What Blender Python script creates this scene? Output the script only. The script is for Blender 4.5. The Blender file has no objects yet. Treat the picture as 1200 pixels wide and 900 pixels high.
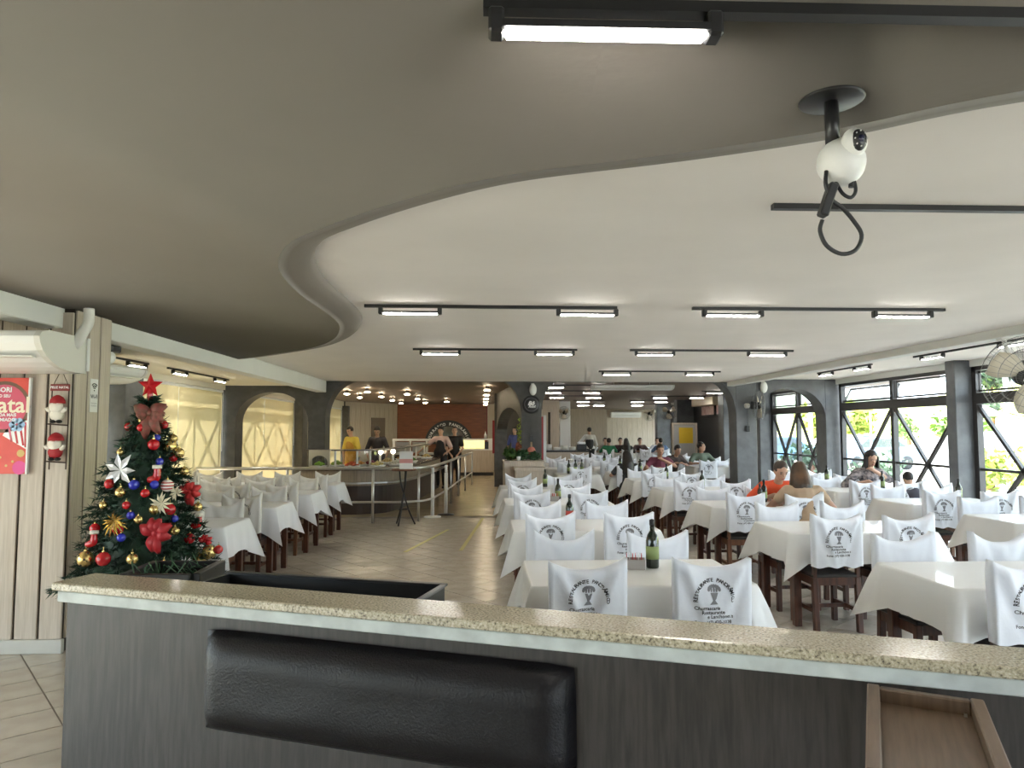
import bpy, bmesh, math, random
from mathutils import Vector, Matrix, noise
R = random.Random(7)
PI = math.pi
scene = bpy.context.scene
COL = scene.collection

# ------------------------------------------------------------------ camera, world, sun, exposure
FPX = 830.0; HC = 1.62
YAW = math.atan(35 / FPX); PITCH = math.atan(54 / FPX)
cam_data = bpy.data.cameras.new('camera'); cam_data.sensor_width = 36; cam_data.lens = 36 * FPX / 1200
cam_data.clip_start = 0.05; cam_data.clip_end = 800
cam = bpy.data.objects.new('camera', cam_data); COL.objects.link(cam)
cam.location = (0, 0, HC); cam.rotation_euler = (PI / 2 + PITCH, 0, -YAW)
scene.camera = cam
w = bpy.data.worlds.new('sky'); scene.world = w; w.use_nodes = True
bg = w.node_tree.nodes['Background']; bg.inputs[0].default_value = (0.78, 0.90, 1.0, 1); bg.inputs[1].default_value = 3.3
sun_d = bpy.data.lights.new('sun', 'SUN'); sun_d.energy = 17; sun_d.angle = math.radians(0.4); sun_d.color = (1, 0.93, 0.78)
sun = bpy.data.objects.new('sun', sun_d); COL.objects.link(sun)
sun.rotation_euler = Vector((0.72, -0.06, -0.62)).to_track_quat('-Z', 'Y').to_euler()
vs = scene.view_settings
vs.view_transform = 'Standard'; vs.look = 'None'; vs.gamma = 1; vs.use_curve_mapping = False
vs.exposure = 1.63

# ------------------------------------------------------------------ materials
MATS = {}
def mat(name, col=(.8, .8, .8), rough=.5, metal=0, spec=.5, coat=0, emit=None, estr=0, noise_amt=0, noise_scale=8, bump=0, bump_scale=40, stretch=(1, 1, 1), col2=None, transl=0):
    if name in MATS: return MATS[name]
    m = bpy.data.materials.new(name); m.use_nodes = True
    nt = m.node_tree; b = nt.nodes['Principled BSDF']
    b.inputs['Base Color'].default_value = (*col, 1); b.inputs['Roughness'].default_value = rough
    b.inputs['Metallic'].default_value = metal; b.inputs['Specular IOR Level'].default_value = spec
    b.inputs['Coat Weight'].default_value = coat
    if emit: b.inputs['Emission Color'].default_value = (*emit, 1); b.inputs['Emission Strength'].default_value = estr
    if noise_amt or col2 or bump:
        tc = nt.nodes.new('ShaderNodeTexCoord'); mp = nt.nodes.new('ShaderNodeMapping'); mp.inputs['Scale'].default_value = stretch
        nt.links.new(tc.outputs['Object'], mp.inputs['Vector'])
    if noise_amt or col2:
        n = nt.nodes.new('ShaderNodeTexNoise'); n.inputs['Scale'].default_value = noise_scale; n.inputs['Detail'].default_value = 6
        nt.links.new(mp.outputs[0], n.inputs['Vector'])
        r = nt.nodes.new('ShaderNodeValToRGB')
        c2 = col2 or tuple(max(0, c * (1 - noise_amt)) for c in col)
        r.color_ramp.elements[0].position = .35; r.color_ramp.elements[1].position = .65
        r.color_ramp.elements[0].color = (*c2, 1); r.color_ramp.elements[1].color = (*col, 1)
        nt.links.new(n.outputs['Fac'], r.inputs[0]); nt.links.new(r.outputs[0], b.inputs['Base Color'])
    if bump:
        n2 = nt.nodes.new('ShaderNodeTexNoise'); n2.inputs['Scale'].default_value = bump_scale; n2.inputs['Detail'].default_value = 4
        nt.links.new(mp.outputs[0], n2.inputs['Vector'])
        bp = nt.nodes.new('ShaderNodeBump'); bp.inputs['Strength'].default_value = bump; bp.inputs['Distance'].default_value = .01
        nt.links.new(n2.outputs['Fac'], bp.inputs['Height']); nt.links.new(bp.outputs[0], b.inputs['Normal'])
    if transl:
        tr = nt.nodes.new('ShaderNodeBsdfTranslucent'); tr.inputs[0].default_value = (*col, 1)
        mx = nt.nodes.new('ShaderNodeMixShader'); mx.inputs[0].default_value = transl
        out = nt.nodes['Material Output']
        nt.links.new(b.outputs[0], mx.inputs[1]); nt.links.new(tr.outputs[0], mx.inputs[2]); nt.links.new(mx.outputs[0], out.inputs[0])
    MATS[name] = m
    return m
def glass_mat(name, tint=(1, 1, 1), gloss=.06):
    m = bpy.data.materials.new(name); m.use_nodes = True; nt = m.node_tree
    nt.nodes.remove(nt.nodes['Principled BSDF'])
    t = nt.nodes.new('ShaderNodeBsdfTransparent'); t.inputs[0].default_value = (*tint, 1)
    g = nt.nodes.new('ShaderNodeBsdfGlossy'); g.inputs['Roughness'].default_value = .03
    mx = nt.nodes.new('ShaderNodeMixShader'); mx.inputs[0].default_value = gloss
    nt.links.new(t.outputs[0], mx.inputs[1]); nt.links.new(g.outputs[0], mx.inputs[2])
    nt.links.new(mx.outputs[0], nt.nodes['Material Output'].inputs[0])
    MATS[name] = m; return m
M_WHITE_CEIL = mat('white_ceiling_paint', (.86, .815, .77), .75, noise_amt=.05, noise_scale=1.5, bump=.05, bump_scale=6)
M_GREY_CEIL = mat('taupe_ceiling_paint', (.225, .199, .176), .7, noise_amt=.06, noise_scale=1.2, bump=.05, bump_scale=5)
M_BEIGE_CEIL = mat('beige_ceiling_paint', (.72, .67, .55), .75, noise_amt=.04, noise_scale=2)
M_BEAM = mat('white_beam_paint', (.72, .72, .69), .6, noise_amt=.04, noise_scale=3)
M_ARC = mat('dark_grey_plaster', (.078, .076, .072), .6, noise_amt=.3, noise_scale=7, bump=.15, bump_scale=30)
M_PILLAR = mat('grey_metallic_plaster', (.125, .13, .138), .45, noise_amt=.3, noise_scale=5, bump=.1)
M_PLANK = mat('light_wood_panel', (.58, .505, .42), .5, col2=(.47, .40, .32), noise_scale=5, stretch=(14, 14, .7))
M_PLANK_GREY = mat('greyed_wood_panel', (.54, .46, .365), .55, col2=(.44, .37, .285), noise_scale=4, stretch=(10, 10, .6))
M_GAP = mat('dark_joint', (.05, .04, .03), .8)
M_LAM = mat('dark_woodgrain_laminate', (.055, .047, .043), .45, col2=(.03, .026, .024), noise_scale=6, stretch=(12, 12, 1.1), bump=.15, bump_scale=90)
M_ORANGE = mat('orange_wood_veneer', (.25, .07, .018), .4, col2=(.16, .042, .012), noise_scale=4, stretch=(.6, 1, 9))
M_WOODCEIL = mat('brown_slat_wood', (.19, .14, .115), .5, noise_amt=.35, noise_scale=6, stretch=(1, 8, 1))
M_TILE = mat('beige_floor_tile', (.54, .49, .42), .25, col2=(.46, .41, .34), noise_scale=5, coat=.0)
M_TILE_WARM = mat('tan_tile_warm_light', (.50, .42, .29), .2, col2=(.43, .35, .23), noise_scale=3)  # tan tile with the warm buffet light put into its colour
M_GROUT = mat('brown_grout', (.14, .11, .085), .7)
M_BASE = mat('pale_grey_skirting', (.55, .54, .50), .35, noise_amt=.08)
M_BLACK = mat('black_metal', (.012, .012, .013), .4)
M_BLACKP = mat('black_plastic', (.02, .02, .022), .35)
M_FRAME = mat('dark_window_frame', (.035, .032, .032), .4)
M_LEATHER = mat('black_leather', (.008, .007, .009), .4, spec=.35, bump=.25, bump_scale=160)
M_CHROME = mat('brushed_steel', (.62, .62, .61), .28, metal=1)
M_WHITEP = mat('white_plastic', (.78, .78, .76), .35)
M_LED = mat('led_tube', (1, 1, 1), .4, emit=(1, .96, .88), estr=34)
M_LEDW = mat('warm_led', (1, 1, 1), .4, emit=(1, .82, .55), estr=40)
M_GLASS = glass_mat('window_glass', (.96, .98, .98), .05)
M_GLASSC = glass_mat('clear_guard_glass', (.93, .95, .95), .10)
M_CLOTH = mat('white_tablecloth', (.80, .80, .79), .38, spec=.5, coat=.35, bump=.08, bump_scale=14)
M_CLOTHL = mat('white_cotton_cloth', (.80, .81, .83), .75, bump=.1, bump_scale=20)
M_COVER = mat('white_cover_fabric', (.80, .83, .90), .85, bump=.12, bump_scale=24)
M_COVERB = mat('ivory_cover_fabric', (.76, .74, .70), .85, bump=.12, bump_scale=24)
M_PRINT = mat('black_print', (.03, .03, .035), .7)
M_PRINTG = mat('grey_print', (.22, .22, .24), .7)
M_CHAIR = mat('dark_stained_wood', (.105, .036, .018), .38, col2=(.05, .018, .01), noise_scale=6, stretch=(6, 6, 1))
M_CHAIR2 = mat('worn_brown_wood', (.20, .085, .04), .42, col2=(.12, .05, .025), noise_scale=6, stretch=(6, 6, 1))
M_SEAT = mat('dark_seat_pad', (.025, .022, .022), .5)
M_RED = mat('glossy_red', (.50, .012, .018), .2, coat=.4)
M_REDF = mat('red_ribbon', (.38, .012, .02), .55)
M_GOLD = mat('gold_bauble', (.66, .50, .20), .25, metal=.85)
M_BLUE = mat('blue_bauble', (.03, .04, .45), .2, coat=.4)
M_NEEDLE = mat('fir_needles', (.018, .062, .032), .6, col2=(.01, .032, .02), noise_scale=14)
M_SILVER = mat('silver_foil', (.70, .71, .73), .4, metal=.5)
M_SKIN = mat('skin', (.50, .30, .21), .5)
M_SKIN2 = mat('tanned_skin', (.42, .23, .15), .5)
M_HAIR = mat('dark_hair', (.018, .012, .010), .45, noise_amt=.4, noise_scale=30)
M_HAIRB = mat('brown_hair', (.055, .03, .018), .45, noise_amt=.4, noise_scale=30)
M_HAIRL = mat('highlighted_hair', (.13, .065, .03), .45, col2=(.016, .010, .007), noise_scale=5)
def granite():
    m = bpy.data.materials.new('speckled_granite'); m.use_nodes = True; nt = m.node_tree; b = nt.nodes['Principled BSDF']
    tc = nt.nodes.new('ShaderNodeTexCoord')
    v = nt.nodes.new('ShaderNodeTexVoronoi'); v.inputs['Scale'].default_value = 260
    n = nt.nodes.new('ShaderNodeTexNoise'); n.inputs['Scale'].default_value = 150; n.inputs['Detail'].default_value = 5
    r = nt.nodes.new('ShaderNodeValToRGB'); e = r.color_ramp.elements
    e[0].position = .30; e[0].color = (.12, .10, .08, 1); e[1].position = .46; e[1].color = (.44, .385, .27, 1)
    x = e.new(.62); x.color = (.58, .52, .39, 1); x = e.new(.75); x.color = (.70, .66, .58, 1)
    mx = nt.nodes.new('ShaderNodeMixRGB'); mx.blend_type = 'MULTIPLY'; mx.inputs[0].default_value = .55
    r2 = nt.nodes.new('ShaderNodeValToRGB'); r2.color_ramp.elements[0].color = (.35, .33, .30, 1); r2.color_ramp.elements[1].position = .25
    for q in (v, n): nt.links.new(tc.outputs['Object'], q.inputs['Vector'])
    nt.links.new(n.outputs['Fac'], r.inputs[0]); nt.links.new(v.outputs['Color'], r2.inputs[0])
    nt.links.new(r.outputs[0], mx.inputs[1]); nt.links.new(r2.outputs[0], mx.inputs[2]); nt.links.new(mx.outputs[0], b.inputs['Base Color'])
    b.inputs['Roughness'].default_value = .16; MATS['speckled_granite'] = m; return m
M_GRANITE = granite()

# ------------------------------------------------------------------ mesh helpers
class MB:
    def __init__(s): s.v = []; s.f = []
    def add(s, vs, fs, mtx=None):
        o = len(s.v)
        s.v += [tuple(mtx @ Vector(p)) for p in vs] if mtx is not None else [tuple(p) for p in vs]
        s.f += [tuple(i + o for i in f) for f in fs]; return s
    def box(s, c, d, mtx=None, ch=0):
        x, y, z = (k / 2 for k in d)
        if ch <= 0:
            vs = [(c[0] + a * x, c[1] + b * y, c[2] + e * z) for a in (-1, 1) for b in (-1, 1) for e in (-1, 1)]
            fs = [(0, 1, 3, 2), (4, 6, 7, 5), (0, 4, 5, 1), (2, 3, 7, 6), (0, 2, 6, 4), (1, 5, 7, 3)]
            return s.add(vs, fs, mtx)
        ch = min(ch, x * .9, y * .9, z * .9)
        bm = bmesh.new()
        pts = []
        for a in (-1, 1):
            for b in (-1, 1):
                for e in (-1, 1):
                    pts += [(a * x, b * (y - ch), e * (z - ch)), (a * (x - ch), b * y, e * (z - ch)), (a * (x - ch), b * (y - ch), e * z)]
        for p in pts: bm.verts.new((p[0] + c[0], p[1] + c[1], p[2] + c[2]))
        bmesh.ops.convex_hull(bm, input=bm.verts[:])
        bmesh.ops.dissolve_limit(bm, angle_limit=.01, verts=bm.verts[:], edges=bm.edges[:])
        bm.verts.index_update()
        s.add([v.co.copy() for v in bm.verts], [[v.index for v in f.verts] for f in bm.faces], mtx); bm.free(); return s
    def tube(s, pts, r, n=8, closed=False, cap=True):
        pts = [Vector(p) for p in pts]; N = len(pts)
        rs = r if isinstance(r, (list, tuple)) else [r] * N
        vs = []; fs = []; up = None
        for i, p in enumerate(pts):
            if closed: t = pts[(i + 1) % N] - pts[i - 1]
            else: t = pts[min(i + 1, N - 1)] - pts[max(i - 1, 0)]
            t.normalize()
            if up is None:
                up = Vector((0, 0, 1)) if abs(t.z) < .9 else Vector((1, 0, 0))
            a = t.cross(up).normalized(); up = a.cross(t).normalized()
            for k in range(n):
                q = 2 * PI * k / n; vs.append(p + (a * math.cos(q) + up * math.sin(q)) * rs[i])
        m = N if closed else N - 1
        for i in range(m):
            j = (i + 1) % N
            for k in range(n):
                l = (k + 1) % n; fs.append((i * n + k, i * n + l, j * n + l, j * n + k))
        if cap and not closed: fs += [tuple(range(n))[::-1], tuple((N - 1) * n + k for k in range(n))]
        return s.add(vs, fs)
    def lathe(s, prof, n=20, mtx=None):
        vs = []; fs = []
        for (r, z) in prof:
            for k in range(n): q = 2 * PI * k / n; vs.append((r * math.cos(q), r * math.sin(q), z))
        for i in range(len(prof) - 1):
            for k in range(n):
                l = (k + 1) % n; fs.append((i * n + k, i * n + l, (i + 1) * n + l, (i + 1) * n + k))
        fs += [tuple(range(n))[::-1], tuple((len(prof) - 1) * n + k for k in range(n))]
        return s.add(vs, fs, mtx)
    def ell(s, c, r, n=14, m=9, mtx=None):
        prof = [(math.sin(PI * i / m), -math.cos(PI * i / m)) for i in range(m + 1)]
        vs = []; fs = []
        for (a, z) in prof:
            a = max(a, .001)
            for k in range(n): q = 2 * PI * k / n; vs.append((c[0] + r[0] * a * math.cos(q), c[1] + r[1] * a * math.sin(q), c[2] + r[2] * z))
        for i in range(m):
            for k in range(n):
                l = (k + 1) % n; fs.append((i * n + k, i * n + l, (i + 1) * n + l, (i + 1) * n + k))
        fs += [tuple(range(n))[::-1], tuple(m * n + k for k in range(n))]
        return s.add(vs, fs, mtx)
    def prism(s, poly, a, b, axis='z', mtx=None):
        n = len(poly)
        def P(p, h): return {'z': (p[0], p[1], h), 'y': (p[0], h, p[1]), 'x': (h, p[0], p[1])}[axis]
        vs = [P(p, a) for p in poly] + [P(p, b) for p in poly]
        fs = [tuple(range(n))[::-1], tuple(range(n, 2 * n))] + [(i, (i + 1) % n, (i + 1) % n + n, i + n) for i in range(n)]
        return s.add(vs, fs, mtx)
    def strip(s, low, top, y0, y1, mtx=None):
        """wall strip over a lower curve: low = [(x, z)], flat top"""
        n = len(low); vs = []; fs = []
        for y in (y0, y1):
            vs += [(x, y, z) for x, z in low]; vs += [(x, y, top) for x, z in low]
        for i in range(n - 1):
            a, b = i, i + 1
            fs += [(a, b, b + n, a + n), (a + 2 * n, a + 3 * n, b + 3 * n, b + 2 * n), (a, a + 2 * n, b + 2 * n, b), (a + n, b + n, b + 3 * n, a + 3 * n)]
        fs += [(0, n, 3 * n, 2 * n), (n - 1, 3 * n - 1, 4 * n - 1, 2 * n - 1)]
        return s.add(vs, fs, mtx)
    def mesh(s, name, smooth=False):
        me = bpy.data.meshes.new(name); me.from_pydata(s.v, [], s.f)
        bm = bmesh.new(); bm.from_mesh(me); bmesh.ops.recalc_face_normals(bm, faces=bm.faces[:]); bm.to_mesh(me); bm.free()
        if smooth: me.polygons.foreach_set('use_smooth', [True] * len(me.polygons))
        me.update(); return me
    def build(s, name, m, parent=None, smooth=False, loc=None, rot=None):
        me = s.mesh(name, smooth); me.materials.append(m)
        return link(name, me, parent, loc, rot)
def link(name, me, parent=None, loc=None, rot=None):
    o = bpy.data.objects.new(name, me); COL.objects.link(o)
    if parent: o.parent = parent
    if loc is not None: o.location = loc
    if rot is not None: o.rotation_euler = rot
    return o
def tag(o, label=None, cat=None, group=None, kind=None):
    if label: o['label'] = label
    if cat: o['category'] = cat
    if group: o['group'] = group
    if kind: o['kind'] = kind
    return o
def thing(name, label, cat, loc=(0, 0, 0), rz=0, group=None):
    o = bpy.data.objects.new(name, None); COL.objects.link(o); o.empty_display_size = .1
    o.location = loc; o.rotation_euler = (0, 0, rz)
    return tag(o, label, cat, group)
def struct(name, mb, m, parent=None, label=None):
    o = mb.build(name, m, parent)
    if not parent: o['kind'] = 'structure'
    if label: o['label'] = label
    return o
def copy_tree(o, parent=None):
    c = o.copy(); COL.objects.link(c)
    if parent: c.parent = parent
    for ch in list(o.children): copy_tree(ch, c)
    return c
def bx(c, d, ch=0): return MB().box(c, d, ch=ch)
def bb(x0, x1, y0, y1, z0, z1, ch=0): return MB().box(((x0 + x1) / 2, (y0 + y1) / 2, (z0 + z1) / 2), (x1 - x0, y1 - y0, z1 - z0), ch=ch)
def bar(a, b, w, h=None, up=(0, 0, 1)):
    """square bar between two points"""
    a, b = Vector(a), Vector(b); h = h or w
    t = (b - a); L = t.length; t.normalize(); u = Vector(up)
    s = t.cross(u)
    if s.length < .01: s = t.cross(Vector((1, 0, 0)))
    s.normalize(); u = s.cross(t).normalized()
    M = Matrix(((t.x, s.x, u.x, (a.x + b.x) / 2), (t.y, s.y, u.y, (a.y + b.y) / 2), (t.z, s.z, u.z, (a.z + b.z) / 2), (0, 0, 0, 1)))
    return M, (L, w, h)
def add_bar(mb, a, b, w, h=None, up=(0, 0, 1), ch=0):
    M, d = bar(a, b, w, h, up); return mb.box((0, 0, 0), d, M, ch)
TMP = bpy.data.scenes.new('tmp')   # scratch scene for evaluating single objects
def evaluated_mesh(o):
    TMP.collection.objects.link(o); vl = TMP.view_layers[0]; vl.update(); dg = vl.depsgraph; dg.update()
    me = bpy.data.meshes.new_from_object(o.evaluated_get(dg)); return me
# text
TEXTC = {}
def text_mesh(txt, size=1.0, spacing=1.0, shear=0, align='CENTER', bold=0):
    key = (txt, size, spacing, shear, align, bold)
    if key in TEXTC: return TEXTC[key]
    cu = bpy.data.curves.new('t', 'FONT'); cu.body = txt; cu.size = size; cu.align_x = align; cu.align_y = 'CENTER'; cu.space_character = spacing; cu.shear = shear; cu.resolution_u = 2
    cu.offset = bold
    o = bpy.data.objects.new('t', cu); me = evaluated_mesh(o)
    vs = [tuple(v.co) for v in me.vertices]; fs = [tuple(p.vertices) for p in me.polygons]
    bpy.data.objects.remove(o); bpy.data.curves.remove(cu); bpy.data.meshes.remove(me)
    TEXTC[key] = (vs, fs); return vs, fs
def text_obj(name, txt, size, m, parent, loc, rot, **k):
    vs, fs = text_mesh(txt, size, **k)
    return MB().add(vs, fs).build(name, m, parent, loc=loc, rot=rot)
def arc_text(mb, txt, radius, size, a0, a1, fn, bold=0):
    """letters along an arc in the x,z plane; fn(x,z)->(x,y,z)"""
    n = len(txt)
    for i, ch in enumerate(txt):
        if ch == ' ': continue
        a = a0 + (a1 - a0) * i / (n - 1)
        vs, fs = text_mesh(ch, size, bold=bold)
        ca, sa = math.cos(a - PI / 2), math.sin(a - PI / 2)
        mb.add([fn(radius * math.cos(a) + ca * x - sa * y, radius * math.sin(a) + sa * x + ca * y) for x, y, z in vs], fs)

# ------------------------------------------------------------------ dimensions (m); camera at the origin, y into the room
ZW, ZG, ZLA, ZRA, ZB = 2.61, 2.53, 2.51, 2.67, 2.70
XL, XBL, XBR, XR = -5.2, -3.14, 5.05, 7.4
YA = 14.4; YBK = 36.0; YF = -5.0

# ------------------------------------------------------------------ floor
floor = struct('floor', bb(-6.2, 9.6, YF, 36.3, -.12, -.004), M_GROUT)
TA = math.radians(39); TP = .32
tile_mb = MB().add([(a * .1555, b * .1555, 0) for a, b in ((-1, -1), (1, -1), (1, 1), (-1, 1))] + [(a * .157, b * .157, -.01) for a, b in ((-1, -1), (1, -1), (1, 1), (-1, 1))],
                   [(0, 1, 2, 3), (0, 4, 5, 1), (1, 5, 6, 2), (2, 6, 7, 3), (3, 7, 4, 0)])
tile_me = tile_mb.mesh('tile'); tile_me.materials.append(M_TILE)
rest = MB(); ct, st = math.cos(TA), math.sin(TA); nt_ = 0
def tile_seen(x, y):
    return (-2.35 < x < .3 and 7.1 < y < 13.3) or (-3.5 < x < -2.1 and 3.4 < y < 5.3) or (1.6 < x < 2.5 and 6.2 < y < 10.6) or (2.3 < x < 4.2 and 5.3 < y < 7.2)
for i in range(-70, 90):
    for j in range(-70, 90):
        x = ct * i * TP - st * j * TP; y = st * i * TP + ct * j * TP
        if not (-5.0 < x < 7.0 and -2.5 < y < 13.33): continue
        if tile_seen(x, y) and nt_ < 300:
            link('tile', tile_me, floor, (x, y, 0), (0, 0, TA)); nt_ += 1
        else:
            rest.add(tile_mb.v, tile_mb.f, Matrix.Translation((x, y, 0)) @ Matrix.Rotation(TA, 4, 'Z'))
o = rest.build('tile_field', M_TILE, floor); o['kind'] = 'stuff'
# tiles beyond the arcade: larger, too far to pick apart
far = MB()
for i in range(-13, 20):
    for j in range(46):
        far.box((i * .5 + .1, 13.78 + j * .5, -.005), (.492, .492, .01))
o = far.build('far_tile_field', M_TILE_WARM, floor); o['kind'] = 'stuff'
M_TAPE = mat('yellow_floor_tape', (.42, .36, .12), .6)
for (a, b) in (((-1.02, 9.6), (-.55, 11.7)), ((-.28, 9.7), (.02, 13.2))):
    mbt = MB(); add_bar(mbt, (a[0], a[1], .002), (b[0], b[1], .002), .05, .003)
    mbt.build('floor_tape', M_TAPE, floor)

# ------------------------------------------------------------------ ceilings and beams
struct('ceiling', bb(XBL - .2, XBR + .15, YF, YA + .05, ZW, ZW + .12), M_WHITE_CEIL)
struct('ceiling_aisle_left', bb(XL - .15, XBL - .2, 5.6, YA + .1, ZLA, ZLA + .1), M_BEIGE_CEIL)
struct('ceiling_aisle_right', bb(XBR + .15, XR + .15, YF, YA + .1, ZRA, ZRA + .1), M_WHITE_CEIL)
struct('trim_1', bb(XBL - .2, XBL, YF, YA, 2.38, ZW, .008), M_BEAM, label='white ceiling beam along the blinds')
struct('trim_2', bb(XBR, XBR + .15, YF, YA, 2.52, ZW + .1, .008), M_BEAM, label='white ceiling beam along the windows')
# lower painted ceiling with a wavy rounded edge
ctl = [(5.05, .55), (3.9, .98), (2.7, 1.47), (1.57, 1.94), (1.2, 2.2), (.71, 2.44), (.24, 2.62), (-.02, 2.78), (-.32, 3.04), (-.58, 3.31), (-.78, 3.55), (-.92, 3.89), (-.99, 4.22), (-1.03, 4.76), (-1.02, 5.33), (-1.02, 5.87), (-1.08, 6.37), (-1.29, 7.16), (-1.66, 7.92), (-2.2, 8.56), (-2.71, 9.09), (-3.14, 9.45)]
def catmull(pts, n=5):
    P = [Vector(p) for p in pts]; out = []
    for i in range(len(P) - 1):
        a, b, c, d = P[max(i - 1, 0)], P[i], P[i + 1], P[min(i + 2, len(P) - 1)]
        for k in range(n):
            t = k / n
            out.append(.5 * (2 * b + (c - a) * t + (2 * a - 5 * b + 4 * c - d) * t * t + (3 * b - a - 3 * c + d) * t ** 3))
    out.append(P[-1]); return out
crv = catmull(ctl, 6)
for _ in range(3): crv = [crv[0]] + [(crv[i - 1] + crv[i] * 2 + crv[i + 1]) / 4 for i in range(1, len(crv) - 1)] + [crv[-1]]
nrm = []
for i in range(len(crv)):
    t = (crv[min(i + 1, len(crv) - 1)] - crv[max(i - 1, 0)]).normalized(); nrm.append(Vector((t.y, -t.x)))   # towards the white ceiling
RB = .085
mb = MB(); rings = []
for k in range(7):
    a = k / 6 * PI / 2
    rings.append([(p.x - n.x * RB * (1 - math.sin(a)) * 2.3, p.y - n.y * RB * (1 - math.sin(a)) * 2.3, ZG + (ZW - ZG) * (1 - math.cos(a))) for p, n in zip(crv, nrm)])
# outward direction check: white ceiling lies to +x of the curve at its left part
nn = len(crv); vs = [v for r in rings for v in r]; fs = []
for k in range(6):
    for i in range(nn - 1): fs.append((k * nn + i, k * nn + i + 1, (k + 1) * nn + i + 1, (k + 1) * nn + i))
extra = [(XBL, YF, ZG), (XBR, YF, ZG)]
b0 = len(vs); vs += extra
fs.append(tuple(range(nn)) + (b0, b0 + 1))
me = bpy.data.meshes.new('ceiling_lower'); me.from_pydata(vs, [], fs); me.materials.append(M_GREY_CEIL)
for p in me.polygons[:-1]: p.use_smooth = True
me.update(); o = link('ceiling_lower', me); o['kind'] = 'structure'; o['label'] = 'taupe lower ceiling with a wavy rounded edge'
o.data.polygons[len(me.polygons) - 1].use_smooth = True
# rear wood ceiling
cr = struct('ceiling_rear', bb(XL - .3, 9.6, YA + .02, 36.3, ZB, ZB + .1), M_WOODCEIL)
sl = MB()
for j in range(150): sl.box((2.1, 14.95 + j * .141, ZB - .012), (14.4, .105, .024))
o = sl.build('slat_field', M_WOODCEIL, cr); o['kind'] = 'stuff'

# ------------------------------------------------------------------ plank-clad wall with the poster, left
wf = struct('wall_left_front', bb(XL - .1, -3.065, 5.42, 5.93, 0, ZG), M_GAP)
pw = .176
pl_me = bx((0, 0, 1.30), (pw - .018, .018, 2.4), .003).mesh('plank'); pl_me.materials.append(M_PLANK)
for k in range(11): link('plank', pl_me, wf, (-3.055 - pw / 2 - k * pw, 5.412, 0))
pe_me = bx((0, 0, 1.31), (.018, .150, 2.42), .003).mesh('plank'); pe_me.materials.append(M_PLANK)
for k in range(3): link('plank', pe_me, wf, (-3.057, 5.425 + .085 + k * .170, 0))
struct('baseboard_left', bb(XL, -3.045, 5.385, 5.42, 0, .10, .004), M_BASE)
struct('wall_left', MB().box((XL - .1, 4.9, ZG / 2), (.2, 1.04, ZG)).box((XL - .1, -.3, 2.45), (.2, 9.4, .2)).box((XL - .1, -4.7, ZG / 2), (.2, .6, ZG)), M_PLANK_GREY)
struct('sun_block_roof', bb(-7.1, XL - .2, YF, 5.4, 2.62, 2.75), M_BEIGE_CEIL)  # unseen roof added outside to keep the sun off the near floor
struct('ceiling_corner_left', bb(XL - .2, XBL - .2, YF, 5.6, ZG, ZG + .1), M_BEIGE_CEIL)
struct('wall_front', MB().box((-1.4, YF - .1, 1.35), (7.8, .2, 2.7)).box((5.0, YF - .1, 2.6), (5.0, .2, .2)).box((5.0, YF - .1, .35), (5.0, .2, .7)), M_PLANK_GREY)

# ------------------------------------------------------------------ windows
TR0, TR1, ZWT, RAIL = 2.01, 2.17, 2.57, 1.04
def window(idx, X, y0, y1, s, n=2, tilt=(), bw=.05, RAIL=RAIL, BZ=.1):
    """s=+1: outside lies at +x. frame root with mullions, braces and panes"""
    t = .05
    f = MB()
    f.box((X, y0 + .045, ZWT / 2), (.09, .09, ZWT)); f.box((X, y1 - .045, ZWT / 2), (.09, .09, ZWT))
    f.box((X, (y0 + y1) / 2, ZWT - .03), (.09, y1 - y0, .06)); f.box((X, (y0 + y1) / 2, .05), (.09, y1 - y0, .1))
    root = struct('window_%d' % idx, f, M_FRAME)
    bb(X - .05, X + .05, y0 + .09, y1 - .09, TR0, TR1).build('transom', M_FRAME, root)
    W = (y1 - y0) / n
    for k in range(n):
        a, b = y0 + k * W, y0 + (k + 1) * W
        if k: bb(X - .045, X + .045, a - .045, a + .045, .1, ZWT - .06).build('mullion', M_FRAME, root)
        bb(X - .02, X + .02, a + .045, b - .045, RAIL - .02, RAIL + .02).build('rail', M_FRAME, root)
        for (p, q) in (((a + .05, TR0), (b - .05, BZ)), ((b - .05, TR0), (a + .05, BZ))):
            m2 = MB(); add_bar(m2, (X - s * .01, p[0], p[1]), (X - s * .01, q[0], q[1]), bw, bw, (1, 0, 0)); m2.build('brace', M_FRAME, root)
        bb(X + s * .03 - .003, X + s * .03 + .003, a + .04, b - .04, .1, TR0).build('pane', M_GLASS, root)
        # upper hopper sash
        m3 = MB(); c, d = a + .07, b - .07; z0, z1 = TR1 + .02, ZWT - .07
        for g in ((c, c + .03, z0, z1), (d - .03, d, z0, z1), (c, d, z0, z0 + .03), (c, d, z1 - .03, z1)):
            m3.box((0, (g[0] + g[1]) / 2, (g[2] + g[3]) / 2 - z0), (.03, g[1] - g[0], g[3] - g[2]))
        ang = s * (.5 if k in tilt else .0)
        so = m3.build('sash', M_FRAME, root, loc=(X + s * (.02), 0, z0), rot=(0, ang, 0))
        bb(-.003, .003, c + .03, d - .03, .03, z1 - z0 - .03).build('pane', M_GLASS, so)
    return root
wr = struct('wall_right', bb(XR - .06, XR + .12, YF, 27.6, ZWT, ZB + .05), M_BEAM)
struct('trim_3', bb(XR - .06, XR + .12, YF, 27.6, -.02, .02), M_FRAME)
bays = [(-4.9, -1.25), (-1.0, 2.65), (2.9, 6.45), (6.65, 10.33), (10.57, 14.3), (14.85, 17.75), (18.1, 20.3), (24.9, 27.3)]
wi = 1
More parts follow.
